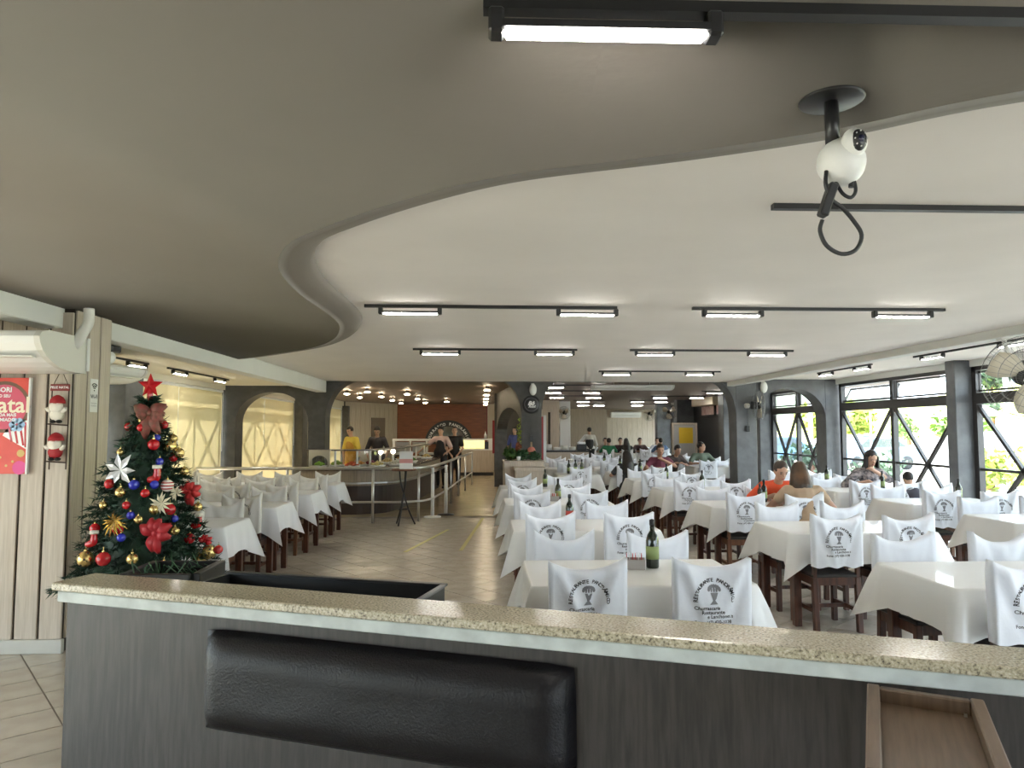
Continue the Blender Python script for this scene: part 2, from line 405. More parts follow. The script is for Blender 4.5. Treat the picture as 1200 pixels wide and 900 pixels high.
for (a, b) in bays:
    window(wi, XR, a, b, 1, 2 if b - a > 2.3 else 1, tilt=(1,) if wi == 5 else ()); wi += 1
for (a, b) in ((-1.25, -1.0), (2.65, 2.9), (6.45, 6.65), (10.34, 10.56)):
    bb(7.1, XR + .1, a, b, 0, ZRA, .01).build('pillar', M_PILLAR, wr)
for (a, b, c) in ((17.75, 18.1, 7.05), (20.3, 20.75, 7.0), (24.5, 24.9, 6.8), (27.3, 27.7, 6.8)):
    bb(c, XR + .1, a, b, 0, ZB, .01).build('pillar', M_PILLAR, wr)
window(wi, 9.47, 28.0, 35.6, 1, 4); wi += 1
# left windows with roller blinds drawn
wl = struct('wall_left_aisle', bb(XL - .12, XL + .06, 5.85, 26.7, 2.42, ZB + .05), M_BEIGE_CEIL)
ZWT_old = ZWT; ZWT = 2.42
for (a, b, n) in ((-4.4, 0, 2), (0, 4.4, 2), (6.0, 9.95, 2), (10.5, 14.3, 3), (14.85, 19.7, 3), (20.3, 26.5, 4)):
    window(wi, XL - .18, a, b, -1, n, bw=.075, RAIL=.92, BZ=.92); wi += 1
ZWT = ZWT_old
for (a, b) in ((9.98, 10.5), (19.7, 20.3), (26.3, 26.6)):
    bb(XL - .28, XL + .28, a, b, 0, ZLA, .01).build('pillar', M_ARC, wl)
M_BLIND = mat('cream_translucent_blind', (.80, .69, .42), .8, transl=.038)
bl = [(6.05, 9.8, 'first'), (10.56, 12.25, 'second'), (12.29, 14.3, 'third'), (14.9, 17.03, 'fourth'), (17.07, 19.65, 'fifth'), (20.35, 23.4, 'sixth'), (23.44, 26.25, 'last')]
for (a, b, nm) in bl:
    t = thing('roller_blind', 'cream roller blind drawn over the left windows, %s along the wall from the poster' % nm, 'blind', (XL + .02 + (.004 if nm in ('third', 'fifth', 'last') else 0), (a + b) / 2, .3), 0, 'roller blinds')
    b += .03; a -= .02; L = b - a; mbl = MB(); N = int(L / .12); vsb = []
    for i in range(N + 1):
        y = -L / 2 + L * i / N; dx = 0
        vsb += [(dx, y, 0), (dx, y, 2.08)]
    fsb = [(2 * i, 2 * i + 2, 2 * i + 3, 2 * i + 1) for i in range(N)]
    mbl.add(vsb, fsb); mbl.build('fabric', M_BLIND, t, True)
    MB().tube([(0, -L / 2, 2.09), (0, L / 2, 2.09)], .028, 10).build('roller', M_WHITEP, t)
    bx((0, 0, -.01), (.02, L, .025)).build('bottom_bar', M_WHITEP, t)
    MB().tube([(.03, L / 2 - .03, 2.08), (.03, L / 2 - .03, .9)], .004, 5).build('chain', M_WHITEP, t)

# ------------------------------------------------------------------ arcade
arc = struct('wall_arcade', bb(-3.49, -3.15, YA, YA + .45, 0, ZB), M_ARC, label='dark grey plastered arcade pillar with arches')
def quarter(x0, a, z0, b, sgn, n=12):
    """haunch curve from the shaft at x0 rising away from it"""
    return [(x0 + sgn * a * (1 - math.cos(PI / 2 * i / n)), z0 + b * math.sin(PI / 2 * i / n)) for i in range(n + 1)]
def half(x0, x1, zs, rise, n=24):
    c = (x0 + x1) / 2; a = (x1 - x0) / 2
    return [(c - a * math.cos(PI * i / n), zs + rise * math.sin(PI * i / n)) for i in range(n + 1)]
y0, y1 = YA, YA + .45
MB().strip(quarter(-3.15, .64, 1.86, ZW + .02 - 1.86, 1), ZB, y0, y1).build('arch_haunch', M_ARC, arc)
bb(.80, 1.21, y0, y1, 0, ZB).build('pillar', M_ARC, arc)
MB().strip(quarter(.80, .46, 1.88, ZW + .02 - 1.88, -1), ZB, y0, y1).build('arch_haunch', M_ARC, arc)
MB().strip(quarter(1.21, .40, 1.95, ZW + .02 - 1.95, 1), ZB, y0, y1).build('arch_haunch', M_ARC, arc)
bb(5.23, 5.66, y0, y1, 0, ZB, .01).build('pillar', M_PILLAR, arc)
MB().strip(quarter(5.23, .42, 1.90, ZW + .02 - 1.90, -1), ZB, y0, y1).build('arch_haunch', M_PILLAR, arc)
MB().strip(half(5.66, 7.11, 1.88, .62), ZB, y0, y1).build('arch', M_PILLAR, arc)
bb(7.11, XR + .05, y0, y1, 0, ZB, .01).build('pier', M_PILLAR, arc)
MB().strip(half(-4.93, -3.49, 1.78, .60), ZB, y0, y1).build('arch', M_ARC, arc)
bb(XL - .3, -4.93, y0, y1, 0, ZB).build('pier', M_ARC, arc)
bb(-3.15, 5.23, y0, y1, ZW + .015, ZB + .06).build('lintel', M_ARC, arc)
# inner pillar and side arch behind the planter
arc2 = struct('wall_arcade_inner', bb(.36, .72, 20.4, 20.8, 0, ZB), M_ARC, label='dark grey inner pillar with side arch behind the planter')
d = Vector((1.0 - .55, YA + .45 - 20.6)); Lh = d.length; ang = math.atan2(d.y, d.x)
MB().strip(half(.25, Lh - .1, 1.55, .62), ZB, -.15, .15).build('arch', M_ARC, arc2).matrix_local = Matrix.Translation((.55, 20.6, 0)) @ Matrix.Rotation(ang, 4, 'Z')

# ------------------------------------------------------------------ rear walls
wb = struct('wall_back', bb(-6, 9.6, YBK, YBK + .2, 0, ZB), M_GAP)
pb = MB()
for k in range(26):
    pb.box((2.6 + k * .26, YBK - .012, ZB / 2 + .1), (.25, .024, ZB - .2))
o = pb.build('plank_field', M_PLANK_GREY, wb); o['kind'] = 'stuff'
struct('baseboard_back', bb(1.5, 9.4, YBK - .05, YBK - .02, 0, .2), M_BLACK)
struct('wall_right_rear', MB().box((9.475, 31.8, 2.64), (.15, 8.4, .14)).box((9.475, 31.8, .05), (.15, 8.4, .1)).box((9.475, 27.8, 1.35), (.15, .4, 2.7)).box((9.475, 35.8, 1.35), (.15, .4, 2.7)), M_PLANK_GREY)
struct('wall_right_return', bb(7.3, 9.5, 27.5, 27.6, 0, ZB), M_PLANK_GREY)
# dark partition of the back wall and light panel wall beside the white column
mbp = MB()
for k in range(7): mbp.box((4.5 + k * .27, YBK - .6, ZB / 2), (.262, .03, ZB))
wp = struct('wall_partition', mbp, mat('brown_wood_panel', (.30, .24, .18), .5, noise_amt=.2, noise_scale=5, stretch=(10, 10, .6)))
wpp = struct('wall_panel_mid', bb(2.15, 2.72, 25.0, 25.1, 0, ZB), M_PLANK)
bb(2.33, 2.41, 24.98, 25.0, .9, 2.25).build('dark_slot', M_GAP, wpp)
struct('wall_column_mid', bb(2.85, 3.25, 26.0, 26.4, 0, ZB, .02), mat('white_column_paint', (.75, .77, .78), .5))
# buffet room walls
wo = struct('wall_orange', bb(-3.45, .18, 29.0, 29.15, 0, ZB), M_ORANGE)
for k in range(9): bb(-3.44, .17, 28.985, 29.0, .02 + k * .3, .308 + k * .3).build('panel', M_ORANGE, wo)
struct('trim_4', bb(.18, .22, 28.93, 29.15, 0, ZB), mat('dark_red_trim', (.18, .02, .02), .5))
struct('wall_grey_side', bb(.22, .9, 28.8, 28.95, 0, ZB), M_PLANK_GREY)
wq = struct('wall_buffet_left', MB().add([(-5.1, 26.6, 0), (-3.44, 29, 0), (-3.44, 29.1, 0), (-5.3, 26.7, 0), (-5.1, 26.6, ZB), (-3.44, 29, ZB), (-3.44, 29.1, ZB), (-5.3, 26.7, ZB)],
            [(0, 1, 2, 3), (4, 5, 6, 7), (0, 1, 5, 4), (1, 2, 6, 5), (2, 3, 7, 6), (3, 0, 4, 7)]), M_GAP)
dq = Vector((1.66, 2.4)).normalized(); 
for k in range(11):
    p = Vector((-5.1, 26.6)) + dq * (.13 + k * .262)
    bx((0, -.012, ZB / 2), (.25, .024, ZB)).build('plank', M_PLANK_GREY, wq, loc=(p.x, p.y, 0), rot=(0, 0, math.atan2(dq.y, dq.x)))
p = Vector((-5.1, 26.6)) + dq * 1.75
dd = struct('door_1', bx((0, -.045, 1.05), (.75, .04, 2.1)), mat('brown_door', (.16, .11, .08), .5)); dd.location = (p.x, p.y, 0); dd.rotation_euler = (0, 0, math.atan2(dq.y, dq.x))
bx((.3, -.075, 1.05), (.03, .03, .3)).build('door_handle', M_CHROME, dd)

# ------------------------------------------------------------------ granite-topped divider in the foreground
DANG = math.atan2(-.348, .9375)
div = thing('booth_divider', 'dark woodgrain booth divider topped with speckled granite in front of the dining room', 'divider', (-1.45, 2.52, 0), DANG)
bb(.03, 4.2, .02, .15, 0, 1.035).build('panel', M_LAM, div)
bb(.0, 4.2, .004, .165, 1.035, 1.072, .003).build('white_strip', mat('chipped_white_strip', (.62, .66, .64), .5, noise_amt=.25, noise_scale=12), div)
bb(-.02, 4.2, -.004, .172, 1.073, 1.10, .004).build('granite_top', M_GRANITE, div)
# cushion
cu = MB(); nx, nz = 40, 12; x0, x1, z0, z1 = .63, 1.80, .70, .99
vs = []; fs = []
for j in range(nz + 1):
    for i in range(nx + 1):
        u, v = i / nx, j / nz
        e = min(1, min(u * nx, (nx - u * nx)) / 2.2) ** .5 * min(1, min(v * nz, nz - v * nz) / 2.6) ** .5
        x = x0 + (x1 - x0) * u; z = z0 + (z1 - z0) * v
        y = .018 - .062 * e - .004 * noise.noise(Vector((x * 6, z * 12, 0))) * e
        vs.append((x, y, z))
for j in range(nz):
    for i in range(nx):
        a = j * (nx + 1) + i; fs.append((a, a + 1, a + nx + 2, a + nx + 1))
cu.add(vs, fs); c = cu.build('cushion', M_LEATHER, None, True)
c.location = div.location; c.rotation_euler = div.rotation_euler
tag(c, 'black leather padded back cushion fixed to the dark woodgrain divider', 'cushion')
so = c.modifiers.new('s', 'SOLIDIFY'); so.thickness = .01; so.offset = -1
# wooden tray stand in front of the divider
ts = thing('tray_stand', 'brown wooden rimmed tray stand against the divider beside the dark corner', 'tray stand', (.985, 1.58, 0), math.atan2(.34, .2) - PI / 2 + .02)
L_, W_ = .46, .20
dm = mat('brown_tray_wood', (.20, .135, .09), .45, col2=(.15, .10, .065), noise_scale=6, stretch=(14, 1, 1))
for s in (-1, 1): bb(s * W_ / 2 - .013, s * W_ / 2 + .013, -L_, .0, 1.0, 1.04, .003).build('side_rail', dm, ts)
for y in (-.011, -L_ + .011): bb(-W_ / 2 + .013, W_ / 2 - .013, y - .011, y + .011, 1.0, 1.038, .003).build('end_rail', dm, ts)
bb(-W_ / 2 + .013, W_ / 2 - .013, -L_ + .02, -.02, 1.0, 1.008).build('tray_base', dm, ts)
for sx in (-1, 1):
    for y in (-.03, -L_ + .03): bb(sx * .08 - .015, sx * .08 + .015, y - .015, y + .015, 0, 1.0).build('leg', dm, ts)
bx((.075, -.035, 1.012), (.006, .006, .006)).build('screw', M_CHROME, ts)
# black troughs behind the divider
tr = thing('planter_trough', 'long black open trough standing behind the granite divider', 'planter', (-1.27, 3.68, 0), math.atan2(-.34, 1.10))
bb(0, 1.15, -.36, -.345, 0, .9).build('side', M_BLACK, tr); bb(0, 1.15, -.015, 0, 0, .9).build('side', M_BLACK, tr)
for x in (0.007, 1.143): bb(x - .007, x + .007, -.345, -.015, 0, .9).build('end', M_BLACK, tr)
bb(.014, 1.136, -.345, -.015, .55, .57).build('bottom', M_BLACK, tr)
for (a, b) in ((-.372, -.333), (-.024, .012)): bb(-.012, 1.162, a, b, .9, .912, .003).build('rim', M_BLACKP, tr)
bb(1.136, 1.165, -.333, -.024, .9, .912, .003).build('rim', mat('grey_end_rim', (.12, .12, .13), .4), tr)  # end rim in grey, long rims in black
tr2 = thing('planter_box', 'short black planter box holding green sprigs beside the Christmas tree', 'planter', (-1.50, 3.85, 0), 0)
for x in (-.3, .06): bb(x - .02, x + .02, -.16, .2, 0, .9, .004).build('side', M_BLACK, tr2)
for y in (-.17, .19): bb(-.28, .04, y - .015, y + .015, 0, .9, .004).build('end', M_BLACK, tr2)
gm = MB()
for k in range(160):
    p = Vector((R.uniform(-.27, .03), R.uniform(-.14, .17), R.uniform(.72, .88))); q = p + Vector((R.uniform(-.07, .07), R.uniform(-.07, .07), R.uniform(.0, .09)))
    add_bar(gm, p, q, .006, .003)
o = gm.build('sprigs', mat('green_sprig', (.04, .10, .05), .6), tr2); o['kind'] = 'stuff'

# ------------------------------------------------------------------ chairs
def cover_fn(seed, sag):
    r = random.Random(seed); f1 = r.uniform(.8, 1.3); f2 = r.uniform(-.5, .5); sk = r.uniform(-.012, .012); hl = r.uniform(-.012, .01); hr = r.uniform(-.012, .01)
    def top(x):
        u = abs(x) / .2; s = .945 - sag * (1 - u ** 2.2) + sk * x / .2 + (hl if x < 0 else hr) * u
        return s
    def front(x, z):
        u = x / .2; t = top(x); d = (t - z) / .42
        v = .015 * math.sin(7 * f1 * abs(u) + 9 * d + seed) * math.exp(-2.0 * d) * f1
        v += .007 * math.sin(5.5 * u + 4 * d + f2 * 6) * min(1, d * 2.5)
        v += .026 * math.exp(-((abs(u) - .78 + d * (.8 + .4 * f2)) / .11) ** 2) * math.exp(-d * 1.2)
        return -.245 - v * (1 - u ** 6)
    return top, front
def cover_mesh(seed, sag, zb, m, nx=20, nz=14, logo=False):
    top, front = cover_fn(seed, sag); mb = MB(); vs = []; fs = []
    for side in (0, 1):
        for j in range(nz + 1):
            for i in range(nx + 1):
                x = -.2 + .4 * i / nx; t = top(x); z = t + (zb - t) * j / nz
                hem = .008 * math.sin(i * .9 + seed) * (j / nz) ** 3
                y = front(x, z) if side == 0 else -.178 + .5 * (front(x + .03, z) + .245)
                e = abs(x) / .2
                if j == 0 and 0 < i < nx: y = (y + -.21) / 2
                vs.append((x * (1 + .03 * (1 - j / nz) * e ** 4), y, z + hem))
    M_ = (nx + 1) * (nz + 1)
    for side in (0, 1):
        for j in range(nz):
            for i in range(nx):
                a = side * M_ + j * (nx + 1) + i; fs.append((a, a + 1, a + nx + 2, a + nx + 1))
    for j in range(nz):
        for i in (0, nx):
            a = j * (nx + 1) + i; fs.append((a, a + nx + 1, M_ + a + nx + 1, M_ + a))
    for i in range(nx): fs.append((i, i + 1, M_ + i + 1, M_ + i))
    mb.add(vs, fs); me = mb.mesh('cover', True); me.materials.append(m)
    return me
def print_mesh(seed, sag):
    top, front = cover_fn(seed, sag)
    def fn(x, z): return (x, front(x, .735 + z) - .0022, .735 + z)
    mb = MB(); arc_text(mb, 'RESTAURANTE PANORÂMICO', .098, .027, PI * 1.02, -PI * .02, fn, bold=.0006)
    ma = mb; mb = MB()
    for k, (t, x) in enumerate((('Churrascaria', -.065), ('Restaurante', -.03), ('e Lanchonete', .0))):
        vs, fs = text_mesh(t, .026, align='LEFT', bold=.0005); mb.add([fn(x - .04 + a, -.045 - k * .022 + b) for a, b, c in vs], fs)
    vs, fs = text_mesh('Fone: (47) 420-1008', .024, align='LEFT', bold=.0005); mb.add([fn(-.105 + a, -.118 + b) for a, b, c in vs], fs)
    me = ma.mesh('arch_lettering'); me.materials.append(M_PRINT); me3 = mb.mesh('text_lines'); me3.materials.append(M_PRINT)
    # grey emblem: a globe-topped pedestal
    g = MB()
    def poly(pts): g.add([fn(*p) for p in pts], [tuple(range(len(pts)))])
    def blob(cx, cz, rx, rz, n=14): poly([(cx + rx * math.cos(2 * PI * i / n), cz + rz * math.sin(2 * PI * i / n)) for i in range(n)])
    for i in range(9):
        a = PI * i / 8; blob(.028 * math.cos(a), .050 + .018 * math.sin(a), .008, .010, 8)
    for x in (-.014, 0, .014): blob(x, .052, .0055, .016, 8)
    poly([(-.020, .034), (.020, .034), (.010, .004), (.004, -.004), (.018, -.024), (-.026, -.026), (-.008, -.006), (-.010, .004)])
    me2 = g.mesh('emblem'); me2.materials.append(M_PRINTG)
    return me, me2, me3
specs = [(1, .06), (2, .08), (3, .05), (4, .07)]
covers = [cover_mesh(s, g, .525, M_COVER) for s, g in specs]; prints = [print_mesh(s, g) for s, g in specs]
covers_b = [cover_mesh(s, g, .525, M_COVERB) for s, g in specs]
covers_far = [cover_mesh(s, g, .525, M_COVER, 8, 6) for s, g in specs]
def chair_meshes(m):
    d = {}
    d['seat'] = bx((0, 0, .448), (.40, .40, .028), .008).mesh('seat'); d['seat'].materials.append(M_SEAT)
    d['seat_frame'] = MB().box((0, .185, .405), (.36, .025, .06)).box((0, -.185, .405), (.36, .025, .06)).box((.185, 0, .405), (.025, .345, .06)).box((-.185, 0, .405), (.025, .345, .06)).mesh('seat_frame')
    for k, (x, y) in enumerate(((-.18, .18), (.18, .18))): d['legf%d' % k] = bx((x, y, .217), (.042, .042, .434), .004).mesh('leg')
    for k, x in enumerate((-.18, .18)):
        mb = MB(); add_bar(mb, (x, -.205, 0), (x, -.185, .435), .04, .045, (1, 0, 0), .004); add_bar(mb, (x, -.185, .43), (x, -.212, .90), .03, .028, (1, 0, 0)); d['legr%d' % k] = mb.mesh('leg')
    for k, x in enumerate((-.18, .18)): d['str%d' % k] = bx((x, 0, .17), (.02, .33, .032)).mesh('stretcher')
    d['str2'] = bx((0, 0, .17), (.34, .02, .03)).mesh('stretcher')
    d['back_rail'] = MB().box((0, -.207, .81), (.33, .018, .06)).box((0, -.199, .66), (.33, .018, .05)).mesh('back_rail')
    for k in d:
        if k != 'seat': d[k].materials.append(m)
    return d
CM = [chair_meshes(M_CHAIR), chair_meshes(M_CHAIR2)]
far_frame = MB().box((0, 0, .43), (.4, .4, .05))
for x in (-.18, .18):
    for y in (-.19, .18): far_frame.box((x, y, .21), (.042, .042, .42))
    far_frame.box((x, 0, .17), (.02, .33, .03)); add_bar(far_frame, (x, -.19, .43), (x, -.212, .89), .03)
far_frame = far_frame.mesh('frame'); far_frame.materials.append(M_CHAIR)
nch = [0]
def chair(x, y, rz, label, group, far=False, ivory=False):
    k = nch[0] % 4; w2 = 1 if nch[0] % 5 == 0 else 0; nch[0] += 1
    t = thing('dining_chair', label, 'chair', (x + R.uniform(-.02, .02), y + R.uniform(-.02, .02), 0), rz + R.uniform(-.05, .05), group)
    if far:
        link('frame', far_frame, t); c = link('cover', covers_far[k], t)
    else:
        d = CM[w2]
        for n_, key in (('seat', 'seat'), ('seat_frame', 'seat_frame'), ('leg', 'legf0'), ('leg', 'legf1'), ('leg', 'legr0'), ('leg', 'legr1'), ('stretcher', 'str0'), ('stretcher', 'str1'), ('stretcher', 'str2'), ('back_rail', 'back_rail')):
            link(n_, d[key], t)
        c = link('cover', (covers_b if ivory else covers)[k], t)
    link('arch_lettering', prints[k][0], c); link('emblem', prints[k][1], c); link('text_lines', prints[k][2], c)
    return t
# ------------------------------------------------------------------ tables and cloths
def cloth_mesh(w_, l_, drop, m, seed, ztop=0.0):
    r = random.Random(seed); hw, hl = w_ / 2 + .006, l_ / 2 + .006; pts = []
    n1, n2 = 18, 12
    def side(a, b, n): return [(a[0] + (b[0] - a[0]) * i / n, a[1] + (b[1] - a[1]) * i / n) for i in range(n)]
    cs = [(-hw, -hl), (hw, -hl), (hw, hl), (-hw, hl)]
    per = []
    for k in range(4):
        n = n1 if k % 2 == 0 else n2
        for i, p in enumerate(side(cs[k], cs[(k + 1) % 4], n)):
            nrm_ = [(0, -1), (1, 0), (0, 1), (-1, 0)][k]; c = i / n; L = (w_ if k % 2 == 0 else l_)
            dist = min(c, 1 - c) * L
            per.append((p, nrm_, dist, k, i == 0))
    N = len(per); rows = 6; vs = []; fs = []
    ph = r.uniform(0, 6)
    for j in range(rows + 1):
        t = j / rows
        for q, (p, n_, dist, k, corner) in enumerate(per):
            if corner:
                pn = [(0, -1), (1, 0), (0, 1), (-1, 0)][k - 1]; n_ = ((n_[0] + pn[0]), (n_[1] + pn[1]))
                off = .008 + .115 * t; d = drop * 1.48
            else:
                e = math.exp(-(dist / .085) ** 2); v = math.exp(-((dist - .11) / .06) ** 2)
                off = .008 + t * (.022 + .055 * e * .6 - .026 * v + .010 * math.sin(q * 1.1 + ph) + .007 * math.sin(q * 2.7 + ph * 2)); d = drop * (1 + .26 * e) + .006 * math.sin(q * .8 + ph)
            z = ztop - d * t ** 1.0 - (.0 if j else 0)
            if j == 0: off = -.002; z = ztop
            if j == 1: off = .007; z = ztop - .016
            vs.append((p[0] + n_[0] * off, p[1] + n_[1] * off, z))
    for j in range(rows):
        for q in range(N):
            a = j * N + q; b = j * N + (q + 1) % N; fs.append((a, b, b + N, a + N))
    fs.append(tuple(range(N)))
    mb = MB().add(vs, fs); me = mb.mesh('tablecloth', True); me.materials.append(m)
    me.polygons[len(fs) - 1].use_smooth = False
    return me
TH = .78; TW, TL = 1.24, .76
def table_meshes(w_, l_):
    d = []
    tb = bx((0, 0, TH - .03), (w_, l_, .03), .004).mesh('tabletop'); tb.materials.append(M_CHAIR); d.append(('tabletop', tb))
    for sx in (-1, 1):
        for sy in (-1, 1):
            q = bx((sx * (w_ / 2 - .06), sy * (l_ / 2 - .06), (TH - .045) / 2), (.06, .06, TH - .045), .004).mesh('leg'); q.materials.append(M_CHAIR); d.append(('leg', q))
    for sx in (-1, 1):
        q = bx((sx * (w_ / 2 - .06), 0, TH - .085), (.025, l_ - .18, .08)).mesh('apron'); q.materials.append(M_CHAIR); d.append(('apron', q))
    for sy in (-1, 1):
        q = bx((0, sy * (l_ / 2 - .06), TH - .085), (w_ - .18, .025, .08)).mesh('apron'); q.materials.append(M_CHAIR); d.append(('apron', q))
    return d
TMS = {}; CLS = {}
def table(x, y, label, clabel, group, w_=TW, l_=TL, cm=None, drop=.25, var=0):
    key = (w_, l_)
    if key not in TMS: TMS[key] = table_meshes(w_, l_)
    cm = cm or M_CLOTH
    ck = (w_, l_, cm.name, var % 3, drop)
    if ck not in CLS: CLS[ck] = cloth_mesh(w_, l_, drop, cm, var % 3 + 5)
    t = thing('dining_table', label, 'table', (x, y, 0), 0, group)
    for n_, me in TMS[key]: link(n_, me, t)
    c = link('tablecloth', CLS[ck], None, (x, y, TH - .012)); tag(c, clabel, 'tablecloth', 'cloths, ' + group)
    return t
ORD = ['first', 'second', 'third', 'fourth', 'fifth', 'sixth', 'seventh', 'eighth', 'ninth', 'tenth', 'eleventh']
def seats(x, yn, l_, where, group, xs, far=False, ivory=False, ends=('walkway', 'window')):
    for i, dx in enumerate(xs):
        end = ends[i] if len(xs) > 1 else ''
        e = (end + ', ') if end else ''
        chair(x + dx, yn + .045, 0, 'printed white chair, %sdivider side of %s' % (e, where), group, far, ivory)
        chair(x + dx, yn + l_ - .045, PI, 'white chair facing divider, %sfar side of %s' % (e, where), group, far, ivory)
A_Y = [3.93, 6.06, 8.2, 10.3]
for k, y in enumerate(A_Y):
    wh = '%s table in the walkway row' % ORD[k]
    table(.90, y + TL / 2, 'dark wooden table under cloth, ' + wh, 'white cloth with long corners on the ' + wh, 'tables beside the walkway', var=k)
    seats(.90, y, TL, wh, 'chairs beside the walkway', (-.33, .31), ends=('buffet-end', 'window-end'))
for k, y in enumerate((13.5, 15.6, 17.7)):
    wh = '%s small table behind the planter pillar' % ORD[k]
    table(1.85, y + .4, 'dark wooden ' + wh, 'white cloth on the ' + wh, 'small tables behind the planter', w_=.8, l_=.76, var=k)
    seats(1.85, y, .76, wh, 'chairs at small tables', (0,), far=True)
B_Y = [3.78, 5.83, 7.80, 9.85, 11.85, 13.9, 16.0, 18.1, 20.3]
for k, y in enumerate(B_Y):
    wh = '%s table in the middle row' % ORD[k]
    table(3.18, y + TL / 2, 'dark wooden table under cloth, ' + wh, 'glossy white cloth on the ' + wh, 'tables in the middle row', var=k + 1)
    seats(3.18, y, TL, wh, 'chairs in the middle row', (-.34, .30), far=y > 13, ends=('walkway-end', 'window-end'))
D_Y = [6.34, 8.02, 9.66, 11.3]
for k, y in enumerate(D_Y):
    wh = '%s table in the window row' % ORD[k]
    table(5.52, y + TL / 2 - .02, 'dark wooden table under cloth, ' + wh, 'glossy white cloth on the ' + wh, 'tables in the window row', l_=.72, var=k)
    seats(5.52, y, .72, wh, 'chairs in the window row', (-.34, .32), ends=('middle-end', 'window-end'))
for k, y in enumerate((16.2, 18.0, 19.8)):
    wh = '%s table beyond the right-hand grey pillar' % ORD[k]
    table(5.52, y + TL / 2, 'dark wooden table, ' + wh, 'white cloth on the ' + wh, 'tables beyond the pillar', var=k)
    seats(5.52, y, TL, wh, 'chairs beyond the pillar', (-.34, .32), far=True, ends=('middle-end', 'window-end'))
for k, (x, y) in enumerate(((4.9, 25.6), (6.3, 25.9), (5.4, 29.4), (7.0, 29.8))):
    wh = '%s table by the panelled back wall' % ORD[k]
    table(x, y + TL / 2, 'dark wooden table, ' + wh, 'white cloth on the ' + wh, 'tables by the back wall', var=k)
    seats(x, y, TL, wh, 'chairs by the back wall', (-.33, .31), far=True, ends=('buffet-end', 'window-end'))
L_Y = [6.36, 7.93, 9.55, 11.12]
for k, y in enumerate(L_Y):
    for j, x in enumerate((-2.89, -4.17)):
        wh = '%s table along the blinds, %s' % (ORD[k], ('walkway half', 'blind half')[j])
        table(x, y + .36, 'dark wooden table, ' + wh, 'white cotton cloth, ' + wh, 'tables along the blinds', l_=.70, cm=M_CLOTHL, var=k + j, drop=.27)
        seats(x, y, .70, wh, 'chairs along the blinds', (-.32, .32), ivory=True, ends=('blind-end', 'walkway-end'))

# ------------------------------------------------------------------ track lights
def track_light(a, b, z, heads, label, group='track lights', led=None):
    """a, b: ends of the track (x, y); heads: distances along it of the lamp centres"""
    a, b = Vector(a), Vector(b); L = (b - a).length; ang = math.atan2(b.y - a.y, b.x - a.x)
    t = thing('track_light', label, 'track light', (a.x, a.y, z), ang, group)
    bx((L / 2, 0, -.012), (L, .034, .024)).build('track', M_BLACK, t)
    for h in heads:
        m = MB()
        for s in (-1, 1): m.box((h + s * .232, 0, -.05), (.034, .05, .056), ch=.006)
        m.box((h, 0, -.060), (.44, .05, .016))
        ho = m.build('lamp_head', M_BLACKP, t)
        MB().box((h, 0, -.072), (.424, .036, .009), ch=.003).build('tube', led or M_LED, ho)
    return t
track_light((0, 1.45), (3.4, 1.42), ZG, [.26, 2.4], 'black track light with lit tube on the taupe lower ceiling')
track_light((1.27, 3.0), (3.4, 2.99), ZW, [1.75], 'black track light on the white ceiling behind the dome camera')
track_light((-.93, 5.58), (1.08, 5.60), ZW, [.36, 1.77], 'black twin track light nearest the wavy ceiling edge, buffet side')
track_light((1.69, 5.59), (3.77, 5.58), ZW, [.33, 1.73], 'black twin track light above the middle row, nearest the divider')
track_light((-.84, 8.58), (1.16, 8.58), ZW, [.33, 1.72], 'second black twin track light from the divider, above the walkway row')
track_light((1.81, 8.58), (3.85, 8.58), ZW, [.31, 1.71], 'second black twin track light from the divider, above the middle row')
track_light((1.94, 11.7), (4.0, 11.7), ZW, [.3, 1.7], 'third black twin track light from the divider, above the middle row')
track_light((6.15, 12.7), (6.15, 10.9), ZRA, [.3, 1.5], 'black twin track light above the window row, arch end')
track_light((6.15, 9.8), (6.15, 7.5), ZRA, [.4, 1.9], 'black twin track light above the window row, beside the ceiling fan')
track_light((-4.45, 10.2), (-4.45, 12.6), ZLA, [.4, 2.0], 'black twin track light above the tables along the blinds')
track_light((-4.45, 7.6), (-4.45, 9.6), ZLA, [1.7], 'black single track light above the second air conditioner')
k = 0
for (y, xs) in ((16.4, [(1.4, 3.1), (5.6, 6.3)]), (18.8, [(1.6, 3.2), (5.9, 6.6)]), (21.6, [(2.0, 3.7), (5.2, 6.9)]), (24.8, [(3.2, 4.3), (5.2, 6.6)]), (28.5, [(3.8, 5.0), (6.0, 7.6)])):
    for (a, b) in xs:
        track_light((a, y), (b, y), ZB - .024, [.28, b - a - .28] if b - a > 1.2 else [.35], '%s black track light under the rear slatted wood ceiling' % ORD[k], 'rear track lights'); k += 1
k = 0
ROWN = {-3.6: 'row nearest the blinds', -2.9: 'second row from the blinds', -2.0: 'third row from the blinds', -1.2: 'spot alone before the arched sign', .12: 'row along the queue'}
for (x, ys) in ((-3.6, (17, 19, 21)), (-2.9, (18, 20.5, 23, 25.5)), (-2.0, (19, 22, 25)), (-1.2, (24,)), (.12, (17, 19.4, 21.8, 24.2, 26.6))):
    for y in ys:
        t = thing('spot_lamp', 'small warm ceiling lamp above the buffet, %s in the %s' % (ORD[ys.index(y)], ROWN[x]), 'lamp', (x, y, ZB - .024), 0, 'buffet ceiling lamps'); k += 1
        MB().lathe([(.05, 0), (.05, -.09), (.04, -.095), (.001, -.09)], 14).build('can', M_BLACKP, t, True); MB().lathe([(.001, -.094), (.075, -.096), (.06, -.112), (.001, -.12)], 14).build('bulb', M_LEDW, t, True)

